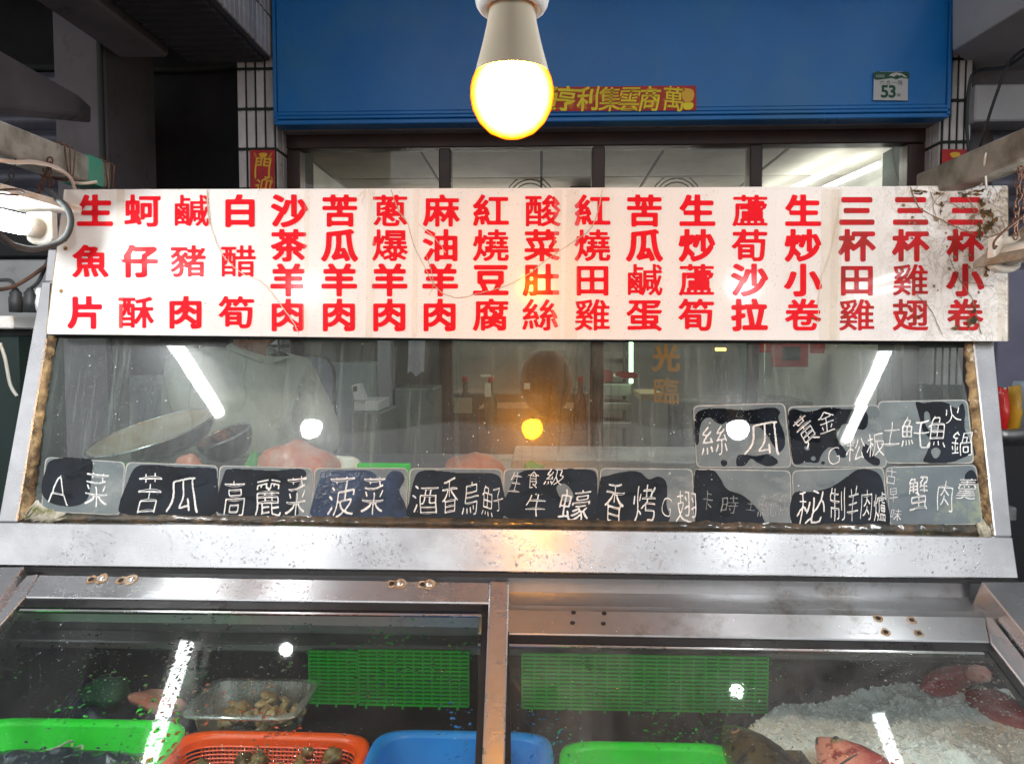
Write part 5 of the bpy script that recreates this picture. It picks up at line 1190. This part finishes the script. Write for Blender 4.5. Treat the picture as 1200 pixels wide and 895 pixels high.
for base, sg in ((10, 1), (14, -1)):
    h = Vector(vb[base][:3])
    for k in range(5):
        i0 = len(vb); off = (k-2)*.016; ln = (.045, .07, .075, .07, .055)[k]
        if k == 0: q = [h+Vector((-sg*.03, .01, .0)), h+Vector((-sg*.045, .03, -.01))]
        else: q = [h+Vector((off, .045, -.005)), h+Vector((off*1.1, .045+ln*.5, -.015)), h+Vector((off*1.1, .045+ln*.8, -.035))]
        for j, p_ in enumerate(q): vb.append((p_.x, p_.y, p_.z, .0085, .0085)); eb.append((base if j == 0 else len(vb)-2, len(vb)-1))
skin('body', vb, eb, M['skin'], ck, 2)
F3 = Vector((.86, .48, -.18)).normalized(); S3 = F3.cross(Vector((0, 0, 1))).normalized(); U3 = S3.cross(F3)
FM = Matrix((F3, S3, U3)).transposed()
def headg():
    V, F = [], []; n, m_ = 28, 20
    for i in range(m_+1):
        p = math.pi*i/m_
        for k in range(n):
            t = 2*math.pi*k/n; x, y, z = math.sin(p)*math.cos(t), math.sin(p)*math.sin(t), math.cos(p)
            X, Y_, Z = x*.095, y*.075, z*.115
            if z < 0: X += .012*(-z) if x > 0 else 0; Y_ *= 1-.28*(-z)**1.5; X *= 1-.12*(-z)
            if x > 0: X += .02*math.exp(-((y/.2)**2)-((z+.12)/.16)**2)+.006*math.exp(-((y/.3)**2)-((z+.5)/.1)**2)-.006*math.exp(-(((abs(y)-.38)/.16)**2)-((z-.08)/.13)**2)
            V.append(hd+FM @ Vector((X, Y_, Z)))
    for i in range(m_):
        for k in range(n): F.append((i*n+k, (i+1)*n+k, (i+1)*n+(k+1) % n, i*n+(k+1) % n))
    return V, F
mk('head', *headg(), M['skin'], ck, smooth=True)
for sg in (1, -1):
    e = hd+FM @ Vector((-.005, .074*sg, -.012)); mk('ear', *ellg(e, (.011, .017, .03), 12, 8, FM @ rotm(0, -.2, .5*sg)), M['skin'], ck, smooth=True)
    mk('eye', *ellg(hd+FM @ Vector((.083, .028*sg, .01)), (.01, .012, .008), 10, 6, FM), M['white_pl'], ck, smooth=True)
mk('mouth', *ellg(hd+FM @ Vector((.088, 0, -.06)), (.006, .02, .005), 10, 6, FM), M['redmeat'], ck, smooth=True)
V, F = ellg(hd+FM @ Vector((-.014, 0, .022)), (.097, .082, .108), 24, 16, FM, .06)
keep = [g for g in F if sum(((V[i]-hd) @ U3) if False else (V[i]-hd).dot(U3) for i in g)/4 > -.03+max(0, sum((V[i]-hd).dot(F3) for i in g)/4)*.9]
mk('hair', V, keep, M['hair'], ck, smooth=True)
vs = [J(.0, .03, .93, .16), J(.0, .02, 1.08, .155), J(-.005, .0, 1.22, .17), J(-.01, -.01, zs-.05, .135), J(.01, -.012, zs+.035, .075), J(.02, -.016, zs+.06, .066),
      J(.135, .02, zs-.035, .08), J(.185, .08, zs-.2, .068), J(.175, .14, zs-.28, .06), J(-.16, -.02, zs-.015, .08), J(-.22, .03, zs-.2, .066), J(-.18, .12, zs-.28, .058)]
sh_ = skin('shirt', vs, [(0,1),(1,2),(2,3),(3,4),(4,5),(3,6),(6,7),(7,8),(3,9),(9,10),(10,11)], M['shirt'], ck, 3)
for v in sh_.data.vertices:
    q = v.co*7; v.co += v.normal*.012*mnoise.noise(Vector((q.x*1.5+q.z*.8, q.y*1.5, q.z*.5)))
skin('trousers', [J(0, .03, .93, .15), J(.09, .03, .82, .105), J(.1, .04, .5, .085), J(.1, .04, .22, .07), J(-.09, .03, .82, .105), J(-.1, .04, .5, .085), J(-.1, .04, .22, .07)], [(0,1),(1,2),(2,3),(0,4),(4,5),(5,6)], M['pants'], ck, 2)
# things dimly seen deeper in
Yh = 2.95
def pbox(name, label, cat, px0, py0, px1, py1, Y, dep, m, r=.004, group=None, parent=None):
    a, b = PY(px0, py1, Y), PY(px1, py0, Y); o = box(name, (a.x, Y, a.z), (b.x, Y+dep, b.z), m, parent, r=r)
    if parent is None: tag(o, label, cat, group)
    return o
def pfloor(name, label, cat, px0, py0, px1, Y, dep, m):
    a, b = PY(px0, py0, Y), PY(px1, py0, Y); o = box(name, (a.x, Y, .125), (b.x, Y+dep, a.z), m, r=.006); tag(o, label, cat); return o
pfloor('steel_cupboard', 'dull grey steel cupboard behind the cook at left', 'cupboard', 150, 440, 262, 3.1, .4, mat('cup', (.12, .13, .14), (.2, .2, .22), scale=5, rough=.5, dirt=(.35, .36, .38), dscale=4, dlo=.55, dhi=.8))
pfloor('freezer', 'pale teal-grey chest freezer behind the black chair', 'freezer', 388, 425, 442, 2.9, .28, mat('freezer_m', (.3, .38, .38), (.25, .32, .33), scale=4, rough=.5))
pfloor('grey_post', 'pale grey square post right of the white scale', 'post', 441, 300, 458, 2.85, .06, M['conc_light'])
pfloor('kitchen_cabinet', 'greenish grey kitchen cabinet between the post and the brown door', 'cabinet', 462, 455, 508, 2.86, .3, mat('kc', (.2, .24, .22), (.14, .16, .15), scale=5, rough=.5))
t = thing('scale', tuple(PY(428, 482, 2.6)), 'white counter scale with upright display left of the grey post', 'scale')
pbox('base', '', '', 415, 470, 443, 482, 2.55, .2, M['white_pl'], parent=t)
a = [(411, 452), (421, 449), (428, 470), (415, 470)]
plq = vplane(2.54); slab('display_column', plq, a, .0, -.05, M['white_pl'], t, r=.004); slab('display', plq, [(413.5, 453), (418, 452), (418.5, 458), (414, 459)], .002, .0001, M['dark'], t, r=0)
o = pfloor('scale_stand', 'grey-green stand carrying the white counter scale', 'stand', 412, 483, 446, 2.5, .3, mat('ss', (.2, .22, .2), rough=.6))
ch = thing('chair', tuple(PY(365, 600, 2.7)), 'black chair with tall rounded blue-grey back right of the cook', 'chair')
outline('backrest', vplane(2.7), [(338, 430), (343, 421), (355, 418), (370, 418), (382, 422), (389, 432), (390, 460), (384, 545), (345, 545), (339, 460)], 0, M['chair_back'], ch, res=1.2, soft=2)
P = smooth_path([PY(x, y, 2.71) for x, y in ((339, 470), (338, 432), (344, 421), (356, 417.5), (370, 417.5), (383, 422), (390, 433), (391, 470), (386, 545))], 5)
tube('back_frame', P, .008, M['dark'], ch)
a_ = PY(365, 545, 2.7); box('back_pad', (a_.x-.09, 2.704, a_.z-.02), (a_.x+.09, 2.74, a_.z+.36), M['dark'], ch, r=.02); box('seat', (a_.x-.18, 2.4, a_.z-.08), (a_.x+.18, 2.75, a_.z-.03), M['dark'], ch, r=.02)
for sx in (-1, 1):
    for sy in (2.43, 2.71): tube('leg', [(a_.x+sx*.15, sy, a_.z-.081), (a_.x+sx*.17, sy, .125)], .012, M['dark'], ch)
V, F = [], []
a_ = PY(478, 400, 2.7)
def clothm():
    V, F = [], []; P0 = [PY(478+20*i/8, 0, 2.7).x for i in range(9)]; z0, z1 = PY(480, 330, 2.7).z, PY(480, 438, 2.7).z
    for s in (0, .008):
        for j in range(9):
            for i in range(9): V.append(Vector((P0[i]-.012*j/8, 2.7+s+.008*math.sin(i*1.7+j*.3), z0+(z1-z0)*j/8+.01*math.sin(i*1.1)*(j/8))))
    for s in (0, 81):
        for j in range(8):
            for i in range(8): k = s+j*9+i; F.append((k, k+1, k+10, k+9))
    return V, F
o = mk('hanging_cloth', *clothm(), M['cloth'], smooth=True); tag(o, 'limp lavender-grey cloth hanging right of the grey post', 'cloth')
o = pbox('towel_rod', 'thin rod from which the grey cloth hangs', 'rod', 470, 326, 505, 330, 2.69, .02, M['cable_grey'])
for i, (a0, b0, c0_, d0_, nm) in enumerate(((563, 439, 575, 442, 'white horizontal bracket above the wall switches'), (568, 449, 575, 465, 'white wall switch left of the mirrored yellow bulb'), (614, 449, 621, 456, 'small white wall switch above the mirrored yellow bulb'))):
    pbox('wall_switch', nm, 'switch', a0, b0, c0_, d0_, 3.19, .012, M['white_pl'], r=.002)
pbox('notice', 'yellowish paper notice low on the brown door frame', 'notice', 529, 466, 553, 484, 3.2, .003, mat('notice', (.45, .42, .3), rough=.6), r=0)
pbox('notice', 'small white paper notice high on the door glass', 'notice', 630, 398, 663, 411, 3.2, .003, mat('notice2', (.5, .5, .47), rough=.6), r=0)
Yr = 4.6
shf = thing('shelf_rack', tuple(PY(722, 560, Yr)), 'rack of white shelves deep in the shop under the green tube', 'rack')
for i, (y0, y1) in enumerate(((450, 464), (472, 481), (440, 443), (495, 502))): pbox('shelf', '', '', 704, y0, 740, y1, Yr, .3, M['room'], parent=shf)
a, b = PY(703, 400, Yr), PY(741, 400, Yr)
for x in (a.x, b.x-.02): box('upright', (x, Yr+.31, .14), (x+.02, Yr+.33, 1.5), M['cable_grey'], shf, r=.002)
o = tube('green_tube', [PY(739.5, 395, 4.5), PY(739.5, 449, 4.5)], .012, M['green_tube']); tag(o, 'vertical greenish glowing tube inside the shop', 'tube light')
plq = vplane(4.45)
for x, ch_, w_ in ((711, '謝', 13), (727, '謝', 9), (736, '惠', 9), (745, '顧', 9)):
    pass
t = thing('door_lettering', tuple(PY(725, 446, 4.45)), 'blurred red lettering on a pane left of the orange 光臨 characters', 'lettering')
outline('smudge', plq, [(704, 434), (712, 433), (718, 436), (718, 446), (706, 447)], 0, M['redpaper'], t, res=.8, soft=2); outline('smudge', plq, [(722, 436), (735, 435), (747, 438), (746, 443), (733, 443), (722, 441)], 0, M['redpaper'], t, res=.8, soft=2)
t = thing('red_shelf_frame', tuple(PY(926, 432, 4.2)), 'red square-framed picture deep in the shop at upper right of the glass', 'picture')
pbox('frame', '', '', 907, 396, 948, 430, 4.2, .04, M['redpaper'], parent=t); pbox('picture', '', '', 917, 406, 938, 422, 4.195, .004, M['dark'], parent=t, r=0)
pbox('red_paper', 'small red paper with a gold mark left of the red framed picture', 'paper', 886, 398, 905, 413, 4.2, .003, M['redpaper'], r=0)
pbox('red_paper', 'small red paper with orange print right of the red framed picture', 'paper', 949, 398, 967, 414, 4.2, .003, M['redpaper'], r=0)
pbox('white_column', 'pale column deep in the shop under the small red paper', 'column', 883, 380, 906, 443, 4.25, .1, M['conc_light'])
pbox('amber_glint', 'tiny glowing amber dash standing in for a lamp reflection high in the shop', 'glint', 839, 407.5, 851, 411, 4.0, .02, M['amber'], r=.002)  # glowing box in place of a small lamp's reflection
pbox('wooden_tabletop', 'small beige tabletop left of the 臨 character', 'table', 751, 461, 780, 469, 4.3, .4, mat('tabl', (.45, .36, .22), rough=.5))
pfloor('dark_counter', 'dark low counter across the shop interior', 'counter', 800, 470, 1050, 4.4, .5, M['roomdark'])
pfloor('dark_counter', 'dark cabinet at the left half of the shop interior', 'counter', 530, 460, 690, 4.4, .5, M['roomdark'])
c_ = PY(640, 447, 3.7)
o = mk('reflection_blob', *ellg(c_, (.13, .1, .17), 20, 12), mat('reflection_brown', (.2, .09, .045), (.14, .05, .03), scale=9, rough=.6), smooth=True); tag(o, 'large round orange-brown shape standing in for a reflection at the centre of the glass', 'reflection')  # solid ball added in place of a figure's reflection in the glass
pfloor('wooden_table', 'brown wooden table inside the shop behind the yellow lamp reflection', 'table', 560, 478, 690, 3.9, .4, mat('wt', (.2, .12, .07), (.13, .07, .04), scale=8, rough=.5))
pbox('menu_strip', 'pale horizontal strip of paper on the back wall of the shop', 'paper', 700, 412, 735, 420, 6.9, .01, M['room'], r=0)
for i, x in enumerate((545, 575, 680)):
    c_ = PY(x, 470, 3.6); t = thing('bottle', tuple(c_), ('dark bottle on the shop counter, left one', 'dark bottle on the shop counter, middle one', 'dark bottle on the shop counter, right one')[i], 'bottle')
    o = mk('glass_body', *latheg([(0, -.14), (.032, -.14), (.032, 0), (.012, .05), (.012, .1), (0, .1)], c_, 14), mat('bt%d' % i, ((.08, .05, .02), (.03, .08, .03), (.12, .03, .02))[i], rough=.15), t, smooth=True); mk('cap', *latheg([(0, .12), (.014, .12), (.014, .095)], c_, 12), M['redpaper'], t, smooth=True)
# right edge: shelf with packets
Ye = 2.0
pfloor('dark_shelf', 'dark steel side table behind the right post of the counter', 'table', 1150, 520, 1290, Ye, .35, mat('dsh', (.02, .02, .024), rough=.5))
for i, (x0, x1, y0, m_, nm) in enumerate(((1166, 1181, 454, 'packet_r', 'crumpled red and white snack packet right of the counter'), (1180, 1196, 452, 'packet_y', 'brown-yellow foil packet right of the red one'))):
    a, b = PY(x0, 500, Ye+.05), PY(x1, y0, Ye+.05); V, F = [], []; n = 8
    for s in (-1, 1):
        for j in range(n+1):
            for k in range(n+1):
                u, v = k/n, j/n; V.append(Vector((a.x+(b.x-a.x)*u+.004*mnoise.noise(Vector((v*5, i, 0))), Ye+.05+s*(.001+.028*math.sin(math.pi*v)**.6*math.sin(math.pi*u)**.6)+.006*mnoise.noise(Vector((u*4, v*4, s+i*5))), a.z-.03+(b.z-a.z+.03)*v+.008*mnoise.noise(Vector((u*3, 0, i*7)))*v)))
    for s in (0, (n+1)**2):
        for j in range(n):
            for k in range(n): q = s+j*(n+1)+k; F.append((q, q+1, q+n+2, q+n+1))
    o = mk('packet', V, F, M[m_], smooth=True); tag(o, nm, 'packet')
c_ = PY(1201, 502, Ye+.1); o = mk('pale_tub', *latheg([(0, 0), (.03, 0), (.034, .11), (.036, .115), (.03, .13), (0, .132)], c_, 20), mat('ptub', (.35, .42, .5), rough=.4), smooth=True); tag(o, 'pale blue lidded tub at the right edge of the frame', 'tub')
o = tube('dark_pan_handle', [PY(1168, 508, Ye), PY(1185, 510, Ye), PY(1215, 506, Ye)], [.012, .016, .014], M['steel_dull']); tag(o, 'greasy metal roll lying under the snack packets', 'roll')

# grime on the slanted pane: runs, scratches and spatter
rnd = random.Random(77)
for i in range(34):
    x = rnd.choice((rnd.gauss(700, 28), rnd.uniform(70, 1120), rnd.gauss(690, 14))); y = rnd.uniform(400, 440) if i % 2 else rnd.uniform(400, 480); n_ = rnd.uniform(30, 120)
    pts = [(x+rnd.uniform(-2.5, 2.5)*(k > 0)-k*rnd.uniform(0, 2.2), min(y+n_*k/4, 535)) for k in range(5)]
    if pts[-1][1]-pts[0][1] > 15: line('drip_mark', U, pts, rnd.uniform(.8, 2.6), -.0083+.00003*i, M['smudge'], ct, jit=.6, k=4, seed=i)
for i in range(16):
    x, y = rnd.uniform(70, 130) if i < 10 else rnd.uniform(200, 1000), rnd.uniform(430, 520); a = rnd.uniform(-1.0, -.3); n_ = rnd.uniform(14, 45)
    line('scratch', U, [(x, y), (x+n_*.5*math.cos(a), y+n_*.5*math.sin(a)+1), (x+n_*math.cos(a), y+n_*math.sin(a))], .7, -.0072+.00003*i, M['smudge'], ct, jit=.3, k=3, seed=i)
V, F = [], []
for i in range(2600):
    c0 = rnd.choice(((355, 500, 45), (600, 500, 55), (845, 500, 50), (110, 470, 70), (180, 450, 80), (500, 470, 200), (900, 450, 160), (600, 590, 400)))
    x, y = rnd.gauss(c0[0], c0[2]), rnd.gauss(c0[1], c0[2]*.55)
    if not (62 < x < 1128 and 402 < y < 600): continue
    s = rnd.uniform(.00025, .0006)*(1+2*(rnd.random() < .04)); a_, b_ = U.st(x, y, -.0068); k0 = len(V)
    for k in range(5): t = 2*math.pi*k/5; V.append(U.at(a_+s*math.cos(t)*rnd.uniform(.7, 1.3), b_+s*math.sin(t), -.0068))
    F.append(tuple(range(k0, k0+5)))
stuff(mk('grime_spatter', V, F, M['spatter'], ct))

# ================================================================ water droplets
def droplets(name, label, pl, quad, n, h, smin, smax, par, seed, dens=None):
    rnd = random.Random(seed); V, F = [], []; Mx = Matrix((pl.ex, pl.eu, pl.n)).transposed()
    q = [Vector(pl.st(x, y, h)) for x, y in quad]
    base = []
    for i in range(3):
        p = math.pi/2*i/2.0
        for k in range(7): t = 2*math.pi*k/7; base.append((math.cos(p)*math.cos(t), math.cos(p)*math.sin(t), math.sin(p)))
    bf = [(i*7+k, i*7+(k+1) % 7, (i+1)*7+(k+1) % 7, (i+1)*7+k) for i in range(2) for k in range(7)]
    while n > 0:
        u, v = rnd.random(), rnd.random(); a = (q[0]*(1-u)+q[1]*u)*(1-v)+(q[3]*(1-u)+q[2]*u)*v
        n -= 1
        if mnoise.noise(Vector((a.x*9, a.y*9, seed))) < -.05+rnd.random()*.3-.15: continue
        s = smin+(smax-smin)*rnd.random()**3; st_ = rnd.uniform(.8, 1.8); an = rnd.uniform(-.6, .6)+(0 if rnd.random() < .6 else 1.2); k0 = len(V); c_ = pl.at(a.x, a.y, h)
        ca, sa = math.cos(an), math.sin(an)
        for x, y, z in base:
            X, Y_ = x*s*st_, y*s; V.append(c_+Mx @ Vector((X*ca-Y_*sa, X*sa+Y_*ca, z*s*.55)))
        F += [tuple(j+k0 for j in g) for g in bf]
    o = stuff(mk(name, V, F, M['droplet'], par, smooth=True)); return o
droplets('water_droplets', '', U, [(60, 618), (1150, 632), (1160, 672), (40, 660)], 3600, .0003, .0005, .0019, ct, 5)
droplets('water_droplets', '', LL, [(60, 678), (560, 684), (560, 704), (50, 700)], 1100, .0003, .0006, .0017, ct, 6)
droplets('water_droplets', '', LR, [(610, 718), (1140, 725), (1140, 748), (610, 740)], 900, .0003, .0006, .0017, ct, 7)
droplets('water_droplets', '', LL, [(30, 716), (560, 722), (550, 905), (-100, 905)], 2000, -.0058, .0007, .0036, ct, 8)
droplets('water_droplets', '', LR, [(604, 758), (1150, 766), (1290, 905), (600, 905)], 2600, -.0058, .0006, .0022, ct, 9)
droplets('water_droplets', '', LL, [(575, 690), (595, 690), (590, 895), (567, 895)], 60, .0023, .0008, .002, ct, 10)
bpy.data.objects.remove(_to, do_unlink=True)
